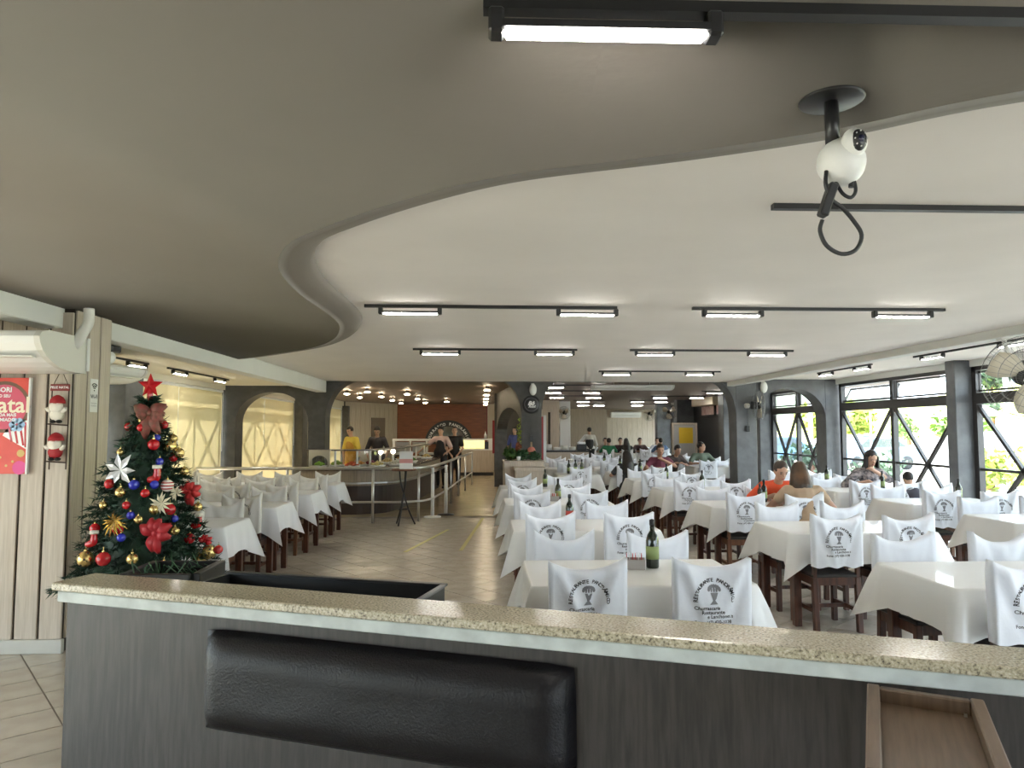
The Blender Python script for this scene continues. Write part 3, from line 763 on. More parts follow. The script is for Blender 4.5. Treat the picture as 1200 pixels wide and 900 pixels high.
# ------------------------------------------------------------------ dome camera
cc = thing('security_camera', 'white dome security camera hanging on a black pole from the taupe ceiling', 'camera', (.96, 1.86, ZG))
MB().lathe([(.001, 0), (.084, 0), (.086, -.004), (.08, -.008), (.001, -.009)], 28).build('ceiling_plate', M_BLACK, cc, True)
MB().tube([(0, 0, -.006), (0, 0, -.13)], .019, 14).build('pole', M_BLACKP, cc, True)
MB().ell((.022, 0, -.178), (.064, .06, .066), 24, 16).build('body', M_WHITEP, cc, True)
hd = MB().ell((.034, -.048, -.142), (.034, .03, .04), 18, 12).build('head', M_WHITEP, cc, True)
MB().ell((.036, -.066, -.142), (.022, .017, .030), 16, 10).build('face_plate', M_BLACKP, hd, True)
MB().ell((.036, -.081, -.142), (.009, .006, .010), 10, 8).build('lens', mat('lens_glass', (.02, .02, .05), .05), hd, True)
for q in range(8):
    a = q * PI / 4; MB().ell((.036 + .016 * math.cos(a), -.080, -.142 + .021 * math.sin(a)), (.0022, .003, .0022), 6, 4).build('infrared_led', M_WHITEP, hd)
MB().tube(catmull([(-.03, -.02, -.21), (-.035, -.025, -.25), (-.02, -.025, -.29), (.01, -.02, -.31), (.04, -.02, -.345), (.062, -.02, -.385), (.045, -.02, -.425), (.005, -.02, -.437), (-.035, -.02, -.415), (-.052, -.02, -.375), (-.045, -.02, -.345)], 5), .0058, 8).build('cable', M_BLACKP, cc, True)
MB().tube(catmull([(.0, -.01, -.235), (.012, -.02, -.27), (.035, -.02, -.282), (.052, -.015, -.262), (.05, -.01, -.225)], 5), .005, 7).build('cable', M_BLACKP, cc, True)
m = MB(); add_bar(m, (-.045, -.02, -.335), (-.012, -.02, -.245), .030, .024, ch=.004); m.build('connector', M_BLACKP, cc)
MB().tube([(.045, -.01, -.228), (.043, -.01, -.250)], .008, 8).build('plug', M_BLACKP, cc)

# ------------------------------------------------------------------ left wall: air conditioners, poster, decorations
def aircon(name, label, loc, rz, w_, h_, d_, rods=0):
    t = thing(name, label, 'air conditioner', loc, rz)
    prof = [(0, 0), (0, h_), (-d_ * .80, h_), (-d_ * .95, h_ * .93)] + [(-d_ * (.25 + .75 * math.cos(PI / 2 * i / 7)), h_ * .8 * (1 - math.sin(PI / 2 * i / 7))) for i in range(8)]
    MB().prism(prof, -w_ / 2, w_ / 2, 'x').build('housing', M_WHITEP, t)
    for s in (-1, 1): MB().prism([(p[0] * 1.02, p[1] * 1.0) for p in prof], s * w_ / 2 - .02, s * w_ / 2 + .02, 'x').build('end_cap', mat('off_white_plastic', (.66, .65, .60), .4), t)
    mm = MB(); add_bar(mm, (-w_ / 2 + .06, -d_ * .83, h_ * .30), (w_ / 2 - .06, -d_ * .83, h_ * .30), .12, .012); mm.build('louvre', mat('off_white_plastic'), t)
    if rods:
        for x in (-.4, .4): MB().tube([(x, -.12, h_), (x, -.12, rods)], .008, 6).build('hanger', M_CHROME, t)
    return t
ac = aircon('air_conditioner', 'large white ceiling air conditioner above the red poster', (-3.52, 5.30, 2.03), 0, 1.2, .26, .55)
MB().tube(catmull([(.50, -.1, .12), (.60, -.12, .2), (.66, -.14, .28), (.70, -.14, .36), (.70, -.14, .46)], 5), .036, 12).build('duct', mat('white_duct_tape', (.68, .67, .63), .5, bump=.3), ac, True)
MB().tube([(.63, .0, .02), (.63, .0, .26)], .012, 6).build('pipe', M_WHITEP, ac)
aircon('air_conditioner', 'smaller white air conditioner under the ceiling beside the blinds', (-4.55, 8.05, 2.16), PI / 2 - .2, 1.1, .2, .5, ZLA - 2.16)
wc = thing('security_camera', 'small grey camera under a black hood behind the plank wall', 'camera', (-3.35, 6.5, 2.38))
bx((0, 0, -.03), (.12, .16, .06), .01).build('hood', M_BLACKP, wc); MB().ell((0, -.02, -.11), (.055, .055, .06)).build('body', M_WHITEP, wc, True)
MB().ell((0, -.065, -.11), (.022, .015, .024)).build('lens', M_BLACKP, wc, True)
# poster
po = thing('christmas_poster', 'red Christmas poster with striped gift and round gold-rimmed badge on the plank wall', 'poster', (-3.565, 5.385, 1.30))
pm_red = mat('poster_red', (.62, .035, .02), .35, col2=(.78, .09, .05), noise_scale=5)
bb(-.30, .225, -.02, .0, 0, .705).build('panel', pm_red, po)
bb(.222, .235, -.024, .0, -.003, .708).build('white_edge', M_WHITEP, po)
def disc(cx, cz, r, y, n=28): return MB().add([(cx + r * math.cos(2 * PI * i / n), y, cz + r * math.sin(2 * PI * i / n)) for i in range(n)], [tuple(range(n))])
disc(.05, .49, .19, -.0225).build('badge_rim', mat('poster_brown', (.16, .07, .03), .4), po)
disc(.05, .49, .165, -.0235).build('badge', mat('poster_pink', (.60, .07, .13), .4), po)
cream = mat('poster_cream', (.85, .76, .58), .4); pwht = mat('poster_white', (.85, .85, .85), .4)
XP = (PI / 2, 0, 0)
text_obj('lettering', 'Natal', .165, cream, po, (.06, -.026, .50), XP, bold=.003)
text_obj('lettering', 'BORI', .05, pwht, po, (.05, -.026, .615), XP, bold=.0015)
text_obj('lettering', 'O SEU', .03, pwht, po, (.055, -.026, .57), XP, bold=.001)
text_obj('lettering', 'AINDA MAIS', .032, pwht, po, (.055, -.026, .43), XP, bold=.001)
text_obj('lettering', 'PREMIADO', .034, pwht, po, (.055, -.026, .395), XP, bold=.001)
g_ = MB().add([(.05, -.0225, .28), (.12, -.0225, .42), (.222, -.0225, .39), (.222, -.0225, .18)], [(0, 1, 2, 3)]); g_.build('gift', pwht, po)
for q in range(4):
    x = .075 + q * .042; MB().add([(x, -.0232, .39 - q * .004), (x + .016, -.0232, .39 - q * .004), (x + .05 if x + .05 < .215 else .221, -.0232, .235 - q * .014), (x + .034 if x + .034 < .205 else .21, -.0232, .235 - q * .014)], [(0, 1, 2, 3)]).build('stripe', M_RED, po)
for q in range(6):
    a = q * PI / 3; disc(.15 + .035 * math.cos(a), .36 + .03 * math.sin(a), .024, -.0238, 10).build('bow_loop', mat('poster_ice_blue', (.35, .55, .80), .4), po)
disc(.18, .045, .05, -.0232).build('pink_ball', mat('poster_magenta', (.70, .05, .25), .4), po)
disc(.185, .15, .028, -.0232, 12).build('gold_ball', mat('poster_gold', (.65, .42, .12), .4), po)
for q in range(5): disc(-.05 + q * .045, .06 + (q % 3) * .03, .010, -.0232, 7).build('confetti', mat('poster_gold'), po)
# hanging decoration ladder with two bearded figures
dl = thing('hanging_decoration', 'dark twig ladder decoration with red sign hung on the plank wall', 'decoration', (-3.125, 5.395, 1.38))
tw = mat('dark_twig', (.05, .028, .02), .7)
for s in (-1, 1): MB().tube([(s * .06, -.012, -.05), (s * .064, -.012, .3), (s * .06, -.012, .56)], .0045, 6).build('rope', tw, dl)
for z in (.01, .285): MB().tube([(-.085, -.014, z), (.06, -.014, z - .01)], .006, 6).build('rung', tw, dl)
for s in (-1, 1): MB().tube([(s * .06, -.012, .56), (0, -.01, .69)], .0025, 5).build('string', tw, dl)
sg = bx((0, -.016, .555), (.14, .012, .05), .003).build('sign', mat('dull_red_board', (.22, .03, .03), .6), dl)
text_obj('lettering', 'FELIZ NATAL', .023, pwht, sg, (0, -.0235, .555), XP, bold=.0006)
wool = mat('white_wool', (.78, .74, .66), .9, bump=.4, bump_scale=60)
for (z, n_, red) in ((.375, 'upper', False), (.10, 'lower', True)):
    t = thing('bearded_figure', 'small bearded figure in red cap on the %s ladder rung' % n_, 'figurine', (-3.125, 5.36, 1.38 + z), 0)
    MB().ell((0, -.01, -.02), (.052, .032, .05), 14, 10).build('body', M_REDF if red else wool, t, True)
    MB().ell((-.003, -.018, .035), (.048, .034, .045), 14, 10).build('beard', wool, t, True)
    MB().ell((0, -.02, .058), (.028, .028, .022), 10, 8).build('face', M_SKIN, t, True)
    MB().lathe([(.052, 0), (.05, .02), (.036, .045), (.012, .06), (.002, .062)], 14, Matrix.Translation((0, -.008, .062))).build('cap', M_REDF, t, True)
    for s in (-1, 1):
        MB().tube([(s * .04, -.015, .0), (s * .06, -.02, .012), (s * .068, -.025, .03)], [.014, .014, .012], 8).build('arm', wool, t, True)
        MB().ell((s * .022, -.018, -.072), (.02, .03, .014), 10, 6).build('boot', M_BLACKP, t, True)
wn = thing('wifi_notice', 'white wi-fi notice plate on the end planks of the wall', 'sign', (-3.047, 5.685, 1.89))
bb(0, .004, -.055, .055, -.13, .13).build('plate', M_WHITEP, wn)
YP = (PI / 2, 0, PI / 2)
for q in range(3):
    r = .016 + q * .016; m = MB().tube([(.005, r * math.cos(a), .045 + r * math.sin(a)) for a in [PI * .25 + PI * .5 * i / 8 for i in range(9)]], .0045, 5); m.build('wave_mark', M_PRINT, wn)
MB().ell((.005, 0, .04), (.003, .006, .006), 8, 6).build('dot_mark', M_PRINT, wn)
text_obj('lettering', 'Wi-Fi', .045, M_PRINT, wn, (.0055, 0, -.01), YP, bold=.001)
text_obj('lettering', 'Restaurante', .017, M_PRINTG, wn, (.0055, 0, -.06), YP)
text_obj('lettering', 'Panorâmico', .017, M_PRINTG, wn, (.0055, 0, -.08), YP)

# ------------------------------------------------------------------ Christmas tree and its ornaments
TX, TY = -2.39, 5.18
def tree_r(z): return max(.03, .56 * max(0, 1 - (z - .55) / 1.30) ** .85) if z < 1.84 else .03
ct_ = thing('christmas_tree', 'tall green artificial Christmas tree hung with baubles beside the plank wall', 'tree', (TX, TY, 0))
MB().tube([(0, 0, 0), (0, 0, 1.86)], [.03, .012], 8).build('trunk', M_CHAIR, ct_)
st_ = MB()
for q in range(4): a = q * PI / 2 + .4; add_bar(st_, (0, 0, .12), (.3 * math.cos(a), .3 * math.sin(a), .01), .03, .02)
st_.build('stand', M_BLACK, ct_)
ndl = MB()
def branch(z, a, L):
    d = Vector((math.cos(a), math.sin(a), 0)); p0 = Vector((0, 0, z)); steps = max(4, int(L / .018))
    for i in range(1, steps + 1):
        t = i / steps; p = p0 + d * L * t + Vector((0, 0, -.16 * L * t * t + .05 * t))
        for q in range(6):
            n_ = Vector((R.gauss(0, 1), R.gauss(0, 1), R.gauss(0, .8))).normalized() * R.uniform(.025, .05) + d * .022
            s = n_.cross(Vector((R.random(), R.random(), R.random()))).normalized() * .0065
            b = len(ndl.v); ndl.v += [tuple(p - s), tuple(p + s), tuple(p + n_)]; ndl.f.append((b, b + 1, b + 2))
for i in range(520):
    z = .56 + 1.26 * (i / 520) ** 1.15; L = tree_r(z) * R.uniform(.72, 1.05)
    branch(z + R.uniform(-.02, .02), i * 2.39996 + R.uniform(-.2, .2), max(.06, L))
me = bpy.data.meshes.new('foliage'); me.from_pydata(ndl.v, [], ndl.f); me.materials.append(M_NEEDLE)
o = link('foliage', me, ct_); o['kind'] = 'stuff'
# inner dark core so that the crown is dense
MB().lathe([(tree_r(z) * .6, z) for z in (.58, .8, 1.0, 1.3, 1.55, 1.75)], 16).build('inner_branches', M_NEEDLE, ct_, True)
def ray(px, py):
    u, v = (px - 600) / FPX, (450 - py) / FPX
    fy = math.cos(PITCH) - v * math.sin(PITCH); fz = math.sin(PITCH) + v * math.cos(PITCH)
    return Vector((u * math.cos(YAW) + fy * math.sin(YAW), -u * math.sin(YAW) + fy * math.cos(YAW), fz))
def tree_pt(px, py, out=.0):
    d = ray(px, py); C = Vector((0, 0, HC)); p = C + d * (TY / d.y); y = TY
    for _ in range(4):
        r = tree_r(p.z) + out; dx = p.x - TX
        y = TY - math.sqrt(max(r * r - dx * dx, 0)); p = C + d * (y / d.y)
    return p
LAND = [('the star', 180, 452), ('the tartan bow', 178, 484), ('the silver poinsettia', 142, 551), ('the big dark red bow', 184, 624), ('the bright red bow', 224, 576), ('the striped bauble', 196, 569), ('the middle stocking', 184, 556), ('the gold fern spray', 136, 609), ('the silver tinsel burst', 219, 661), ('the wall-side stocking', 110, 632), ('the table-side stocking', 233, 611), ('the cream glitter spray', 190, 590), ('the small glossy bow', 241, 634)]
USED = set()
def where_on_tree(px, py, stem):
    for n_, lx, ly in sorted(LAND, key=lambda l: (l[1] - px) ** 2 + (l[2] - py) ** 2):
        if (lx, ly) == (px, py): continue
        dx, dy = px - lx, py - ly
        rel = ('below ' if dy > 0 else 'above ') + n_ if abs(dy) > abs(dx) else n_ and ('wall side of ' if dx < 0 else 'table side of ') + n_
        lab = '%s on the tree, %s' % (stem, rel)
        if lab not in USED: USED.add(lab); return lab
def bauble(px, py, rp, m, kind, extra=None):
    p = tree_pt(px, py, .01); kind = kind.replace(' hanging on the Christmas tree', ' on the Christmas tree')
    if kind.endswith(' on the Christmas tree') and extra != 'stripes': kind = where_on_tree(px, py, kind[:-len(' on the Christmas tree')])
    r = rp / FPX * p.y
    t = thing('christmas_bauble', kind, 'bauble', p, R.uniform(0, 6), 'baubles on the Christmas tree')
    MB().ell((0, 0, 0), (r, r, r), 16, 12).build('ball', m, t, True)
    MB().lathe([(r * .22, r * .95), (r * .22, r * 1.18), (r * .12, r * 1.2)], 10).build('cap', M_GOLD, t)
    MB().tube([(0, 0, r * 1.15), (0, 0, r * 1.7)], .0015, 4).build('hook', M_GOLD, t)
    if extra == 'dots':
        for q in range(14):
            a, b = q * 2.4, math.acos(1 - 2 * (q + .5) / 14); MB().ell((r * .97 * math.sin(b) * math.cos(a), r * .97 * math.sin(b) * math.sin(a), r * .97 * math.cos(b)), (r * .14,) * 3, 6, 4).build('speckle', M_PRINT, t)
    if extra == 'stripes':
        for q in range(3): a = (q - 1) * .5; MB().tube([(r * 1.0 * math.cos(a) * math.cos(i * PI / 8), r * math.cos(a) * math.sin(i * PI / 8), r * math.sin(a)) for i in range(16)], r * .09, 5, True).build('stripe', M_RED, t)
for (px, py, r) in ((128, 567, 5.5), (170, 578, 5), (148, 592, 4.5), (199, 597, 6.5), (111, 619, 5.5), (138, 620, 6), (222, 631, 6), (192, 664, 6.5), (256, 644, 5), (180, 521, 6.5), (203, 536, 5), (151, 500, 5), (165, 501, 4.5), (192, 498, 5)):
    bauble(px, py, r, M_RED, 'shiny red bauble hanging on the Christmas tree')
bauble(121, 655, 8, M_RED, 'largest red bauble, low on the Christmas tree near the plank wall')
for (px, py, r) in ((141, 577, 6), (121, 592, 4.5), (181, 597, 6), (162, 609, 5), (216, 552, 5), (232, 594, 5), (205, 622, 5), (155, 655, 6.5), (233, 656, 7), (171, 671, 5), (166, 493, 4), (203, 514, 5), (141, 530, 4), (210, 531, 6)):
    bauble(px, py, r, M_GOLD, 'plain gold bauble hanging on the Christmas tree')
for (px, py, r) in ((100, 655, 9), (245, 647, 8), (199, 523, 8)):
    bauble(px, py, r, M_GOLD, 'large gold bauble with dark speckles on the Christmas tree', 'dots')
for (px, py, r) in ((184, 513, 4), (187, 541, 4.5), (157, 568, 6), (181, 568, 5), (142, 630, 5), (153, 604, 4.5), (205, 608, 4)):
    bauble(px, py, r, M_BLUE, 'deep blue bauble hanging on the Christmas tree')
bauble(196, 569, 7, mat('white_bauble', (.8, .74, .70), .3), 'white bauble with red stripes on the Christmas tree', 'stripes')
def stocking(px, py, s, label):
    p = tree_pt(px, py, .03); t = thing('stocking_ornament', label, 'ornament', p, R.uniform(-.3, .3), 'stockings on the tree')
    MB().tube(catmull([(0, 0, .04), (0, 0, 0), (-.005, 0, -.02), (-.03, -.005, -.03), (-.05, -.005, -.028)], 4), [.02, .02, .02, .021, .022, .023, .023, .023, .024, .024, .024, .023, .022, .021, .02, .018, .014][:17], 10).build('boot', M_RED, t, True)
    MB().tube([(0, 0, .035), (0, 0, .055)], .027, 12).build('cuff', wool, t, True); t.scale = (s, s, s)
stocking(184, 556, 1.15, 'red stocking with white cuff near the middle of the Christmas tree')
stocking(233, 611, 1.0, 'red stocking with white cuff on the table side of the tree')
stocking(110, 632, 1.0, 'red stocking with white cuff on the plank wall side of tree')
def bow(px, py, s, m, label, tails=True, lobes=None):
    p = tree_pt(px, py, .04); t = thing('ribbon_bow', label, 'bow', p, 0); lob = []
    for (a, L) in lobes or ((.5, 1), (1.3, .85), (1.9, .9), (2.7, 1), (-.3, .9)) + (((-1.4, 1.2), (-1.75, 1.1)) if tails else ()):
        m_ = MB(); vs = []; N = 8
        for i in range(N + 1):
            u = i / N; w_ = .028 * math.sin(PI * min(u * .85 + .12, 1)) + .006
            c = Vector((math.cos(a) * L * .1 * u, -.012 - .03 * math.sin(PI * u), math.sin(a) * L * .1 * u)); n_ = Vector((-math.sin(a), 0, math.cos(a)))
            vs += [tuple(c - n_ * w_), tuple(c + Vector((0, -.012, 0))), tuple(c + n_ * w_)]
        fs = []
        for i in range(N): b = i * 3; fs += [(b, b + 1, b + 4, b + 3), (b + 1, b + 2, b + 5, b + 4)]
        ob = m_.add(vs, fs).build('ribbon_loop', m, t, True); sd = ob.modifiers.new('s', 'SOLIDIFY'); sd.thickness = .003
    MB().ell((0, -.03, 0), (.018, .015, .018), 10, 8).build('knot', m, t, True); t.scale = (s, s, s)
bow(184, 624, 1.15, M_REDF, 'big dark red ribbon bow low on the front of the tree')
bow(224, 576, .85, mat('bright_red_ribbon', (.55, .03, .03), .5), 'bright red ribbon bow high on the table side of tree')
bow(241, 634, .55, M_RED, 'small glossy red bow low on the table side of tree', False)
bow(178, 484, 1.25, mat('tartan_ribbon', (.26, .06, .05), .6, col2=(.13, .06, .035), noise_scale=40), 'red-brown tartan bow just under the tree star', lobes=((.45, 1.0), (-.1, .8), (2.75, 1.0), (3.3, .8), (-1.15, 1.3), (-1.75, 1.5), (-.6, .9)))
def leaves(px, py, n, L, wd, m, label, name, droop=0):
    p = tree_pt(px, py, .05); t = thing(name, label, 'ornament', p, 0)
    for q in range(n):
        a = 2 * PI * q / n + R.uniform(-.2, .2); l = L * R.uniform(.75, 1.1)
        dx, dz = math.cos(a), math.sin(a) - droop
        vs = [(0, -.01, 0), (dx * l * .5 - dz * wd, -.03, dz * l * .5 + dx * wd), (dx * l, -.015, dz * l), (dx * l * .5 + dz * wd, -.03, dz * l * .5 - dx * wd), (dx * l * .5, -.022, dz * l * .5)]
        ob = MB().add(vs, [(0, 1, 4), (1, 2, 4), (2, 3, 4), (3, 0, 4)]).build('leaf', m, t); sd = ob.modifiers.new('s', 'SOLIDIFY'); sd.thickness = .002
leaves(142, 551, 7, .115, .022, M_SILVER, 'silver poinsettia on the plank wall side of the tree', 'poinsettia_ornament')
leaves(219, 661, 16, .07, .004, M_SILVER, 'silver tinsel burst low on the Christmas tree', 'tinsel_ornament')
leaves(136, 609, 16, .10, .004, M_GOLD, 'dull gold fern spray on the Christmas tree', 'fern_spray', .4)
leaves(190, 590, 12, .08, .008, mat('cream_glitter', (.72, .66, .50), .5), 'cream glitter spray at the centre of the tree', 'glitter_spray')
leaves(207, 577, 9, .06, .008, mat('cream_glitter'), 'smaller cream glitter spray under the striped bauble', 'glitter_spray')
# star
sp = tree_pt(180, 452); t = thing('star_topper', 'red five-pointed glitter star on top of the tree', 'star', (TX + .01, TY, sp.z))
vs = [(0, -.025, 0), (0, .025, 0)]
for q in range(10): a = PI / 2 + q * PI / 5; r = .092 if q % 2 == 0 else .04; vs.append((r * math.cos(a), 0, r * math.sin(a)))
fs = []
for q in range(10): fs += [(0, 2 + q, 2 + (q + 1) % 10), (1, 2 + (q + 1) % 10, 2 + q)]
MB().add(vs, fs).build('star', M_RED, t)
MB().lathe([(.012, -.14), (.02, -.06), (.012, -.03)], 10).build('holder', M_RED, t)

# ------------------------------------------------------------------ pillar fittings, planter
LY = YA - .012
def roundel(x, y, z, r, label):
    t = thing('emblem_disc', label, 'sign', (x, y, z))
    MB().lathe([(.001, 0), (r, 0), (r, .02), (r * .93, .03), (.001, .03)], 32, Matrix.Rotation(PI / 2, 4, 'X')).build('disc', M_BLACKP, t, True)
    MB().tube([(r * .74 * math.cos(2 * PI * i / 32), -.031, r * .74 * math.sin(2 * PI * i / 32)) for i in range(32)], r * .02, 4, True).build('ring', M_PRINTG, t)
    text_obj('lettering', 'Bô', r * .62, M_WHITEP, t, (-r * .05, -.032, r * .12), XP, shear=.4, bold=.004)
    text_obj('lettering', 'Rest', r * .42, M_WHITEP, t, (r * .05, -.032, -r * .22), XP, shear=.4, bold=.002)
roundel(1.0, YA, 2.14, .185, 'round black emblem disc with white script on the planter pillar')
def egg(x, y, z, label):
    t = thing('wall_lamp', label, 'lamp', (x, y, z))
    MB().ell((0, -.06, 0), (.075, .06, .12), 14, 10).build('shade', M_WHITEP, t, True); bx((0, -.01, .1), (.06, .02, .06)).build('mount', M_WHITEP, t)
egg(1.03, YA, 2.44, 'white egg-shaped lamp above the round black emblem disc')
egg(5.80, YA, 2.50, 'white egg-shaped lamp at the top of right-hand pillar')
t = thing('paddle_sign', 'round salmon-red paddle sign with black grip on the planter pillar', 'sign', (1.0, YA, 1.2))
MB().lathe([(.001, 0), (.085, 0), (.085, .012), (.001, .012)], 24, Matrix.Rotation(PI / 2, 4, 'X')).build('disc', mat('salmon_red', (.55, .17, .12), .5), t, True)
bx((0, -.008, .13), (.035, .014, .12)).build('handle', mat('tan_wood', (.4, .25, .13), .5), t); bx((0, -.015, .24), (.07, .03, .12)).build('grip', M_BLACKP, t)
t = thing('planter', 'tall light wooden planter box with leafy plants against the central pillar', 'planter', (.42, 13.3, 0))
bb(0, .76, .26, 1.08, .10, 1.02, .006).build('box', M_PLANK, t); bb(.02, .74, .28, 1.06, 0, .10).build('plinth', M_BLACK, t)
bb(-.015, .775, .245, 1.085, 1.0, 1.035, .005).build('rim', M_PLANK, t)
bb(.2, .74, -.1, .255, .10, .88, .006).build('front_box', M_PLANK, t); bb(.18, .76, -.13, .25, .86, .93, .006).build('front_lid', M_PLANK, t); bb(.22, .72, -.08, .25, 0, .1).build('plinth', M_BLACK, t)
M_LEAF = [mat('leaf_green', (.07, .16, .03), .5, noise_amt=.4, noise_scale=6), mat('leaf_dark', (.03, .09, .03), .5), mat('leaf_lime', (.20, .26, .03), .5), mat('leaf_red', (.25, .07, .03), .5)]
def leaf_clump(mb, c, r, n, size, rnd):
    for q in range(n):
        d = Vector((rnd.gauss(0, 1), rnd.gauss(0, 1), rnd.gauss(0, 1))).normalized() * rnd.random() ** .5
        p = Vector((c[0] + d.x * r[0], c[1] + d.y * r[1], c[2] + d.z * r[2]))
        u = Vector((rnd.gauss(0, 1), rnd.gauss(0, 1), rnd.gauss(0, 1))).normalized(); v = u.cross(Vector((rnd.gauss(0, 1), rnd.gauss(0, 1), rnd.gauss(0, 1)))).normalized()
        s = size * rnd.uniform(.6, 1.3); b = len(mb.v)
        mb.v += [tuple(p - u * s), tuple(p + v * s * .45), tuple(p + u * s), tuple(p - v * s * .45)]; mb.f.append((b, b + 1, b + 2, b + 3))
def plant(x, y, z, r, n, size, m, label, name='leafy_plant'):
    t = thing(name, label, 'plant', (x, y, z)); mb = MB(); leaf_clump(mb, (0, 0, r[2]), r, n, size, R)
    me = bpy.data.meshes.new('leaves'); me.from_pydata(mb.v, [], mb.f); me.materials.append(m); o = link('leaves', me, t); o['kind'] = 'stuff'
    MB().tube([(0, 0, 0), (0, 0, r[2])], .015, 6).build('stem', M_CHAIR, t); return t
plant(.55, 13.8, 1.03, (.13, .12, .14), 260, .045, M_LEAF[0], 'bushy bright green plant at the corner of the wooden planter')
plant(.78, 13.75, 1.03, (.13, .12, .11), 220, .04, M_LEAF[1], 'dark green plant in the middle of the wooden planter')
plant(1.02, 13.8, 1.03, (.13, .1, .09), 200, .04, M_LEAF[1], 'low dark plant at the window end of the planter')
plant(.72, 14.0, 1.03, (.06, .06, .2), 120, .035, M_LEAF[3], 'reddish plant behind the dark one in the planter')
plant(.74, 14.22, 1.03, (.04, .04, .42), 150, .03, M_LEAF[2], 'tall lime climbing plant against the central pillar')
t = thing('flower_pot', 'small white pot among the plants in the wooden planter', 'pot', (.70, 13.62, 1.035)); MB().lathe([(.03, 0), (.045, .08), (.04, .08), (.001, .07)], 14).build('pot', M_WHITEP, t, True)
for (x, y, lab) in ((1.22, 14.80, 'narrow red hanging board beside the planter pillar'), (.30, 20.5, 'narrow red hanging board beside the inner pillar')):
    t = thing('red_board', lab, 'sign', (x, y, .95)); bb(0, .06, 0, .03, 0, .95).build('board', mat('deep_red', (.32, .02, .025), .5), t); bb(.062, .12, 0, .03, 0, .98).build('rail', M_BEAM, t)

# ------------------------------------------------------------------ hand rail, stanchions, bistro table
def smooth_path(p, n=6): return catmull(p, n)
hr_ = thing('hand_rail', 'steel hand rail bending around the buffet queue', 'rail', (-1.9, 12.6, 0))
off = Vector((1.9, -12.6, 0))
path = [(-4.97, 12.66), (-3.4, 12.62), (-1.9, 12.60), (-1.35, 12.64), (-1.0, 12.95), (-.85, 13.9), (-.69, 15.85), (-.58, 17.68), (-.45, 19.16), (-.3, 21.24)]
top = [Vector((-5.03, 12.66, .78)), Vector((-5.02, 12.66, .88))] + smooth_path([(x, y, .95) for x, y in path])
MB().tube([p + off for p in top], .028, 10).build('top_rail', M_CHROME, hr_, True)
MB().tube([p + off for p in smooth_path([(x, y, .36) for x, y in path])], .02, 8).build('lower_rail', M_CHROME, hr_, True)
for (x, y) in ((-4.97, 12.66), (-3.4, 12.62), (-1.91, 12.6), (-1.13, 12.82), (-.69, 15.85), (-.58, 17.68), (-.45, 19.16), (-.3, 21.24)):
    MB().tube([Vector((x, y, 0)) + off, Vector((x, y, .95)) + off], .024, 10).build('post', M_CHROME, hr_, True)
for (x, y, bm_, lab) in ((-.92, 13.39, M_WHITEP, 'white queue stanchion with pale round base beside the hand rail'), (-.69, 13.75, M_BLACKP, 'white queue stanchion with black round base beside the hand rail')):
    t = thing('queue_stanchion', lab, 'stanchion', (x, y, 0))
    MB().lathe([(.16, 0), (.16, .015), (.05, .03), (.001, .03)], 24).build('base', bm_, t, True)
    MB().tube([(0, 0, .02), (0, 0, .80)], .034, 14).build('post', M_WHITEP, t, True); MB().tube([(0, 0, .8), (0, 0, .95)], .026, 12).build('belt_head', M_WHITEP, t, True)
t = thing('bistro_table', 'small round wooden table on crossing black curved legs', 'table', (-1.34, 12.3, 0))
MB().lathe([(.001, .925), (.21, .925), (.215, .94), (.21, .955), (.001, .955)], 28).build('tabletop', M_CHAIR2, t, True)
for q in range(3):
    a = q * 2 * PI / 3 + .2; c, s = math.cos(a), math.sin(a)
    MB().tube(smooth_path([(-.07 * c, -.07 * s, .92), (-.045 * c, -.045 * s, .7), (.02 * c, .02 * s, .48), (.09 * c, .09 * s, .25), (.2 * c, .2 * s, 0.01)], 4), .013, 8).build('leg', M_BLACK, t, True)
MB().tube([(.09 * math.cos(i * PI / 8), .09 * math.sin(i * PI / 8), .27) for i in range(16)], .008, 6, True).build('ring', M_BLACK, t, True)
t = thing('menu_board', 'white notice board with pink band on the round bistro table', 'sign', (-1.30, 12.28, .955))
bb(-.115, .115, -.008, .008, 0, .30).build('board', M_WHITEP, t); bb(-.115, .115, -.0095, -.008, .10, .17).build('pink_band', mat('pale_pink', (.72, .35, .33), .6), t)
bb(-.1, .1, -.05, .05, 0, .006).build('foot', M_WHITEP, t)

# ------------------------------------------------------------------ buffet island
bf = thing('buffet_island', 'long curved salad buffet counter behind the steel hand rail', 'buffet', (-2.4, 14.2, 0)); bo = Vector((2.4, -14.2))
fp = smooth_path([(-3.5, 13.75), (-2.9, 13.7), (-2.25, 13.75), (-1.75, 14.15), (-1.5, 15.2), (-1.35, 16.8), (-1.2, 18.6), (-1.1, 20.2)], 5)
def inset(dist):
    out = []
    for i, p in enumerate(fp):
        tt = (fp[min(i + 1, len(fp) - 1)] - fp[max(i - 1, 0)]).normalized(); n_ = Vector((-tt.y, tt.x)); out.append(p + n_ * dist)
    return out
def band(d0, d1, z0, z1): 
    a = inset(d0); b = inset(d1)[::-1]; return MB().prism([(p.x + bo.x, p.y + bo.y) for p in a + b], z0, z1)
band(.14, .72, 0, .55).build('base', mat('dark_brown_base', (.05, .032, .025), .4), bf)
band(.03, .8, .55, .84).build('front_panel', mat('ribbed_tan_panel', (.30, .24, .17), .45, noise_amt=.3, noise_scale=8, stretch=(12, 12, .5)), bf)
band(0, .84, .84, .885).build('stone_top', mat('brown_stone', (.17, .13, .10), .25, noise_amt=.4, noise_scale=25), bf)
band(-.14, -.02, .60, .625).build('tray_slide', M_CHROME, bf)
band(.36, .56, 1.21, 1.24).build('guard_shelf', mat('dark_shelf', (.12, .10, .09), .3), bf)
gi = inset(.46)
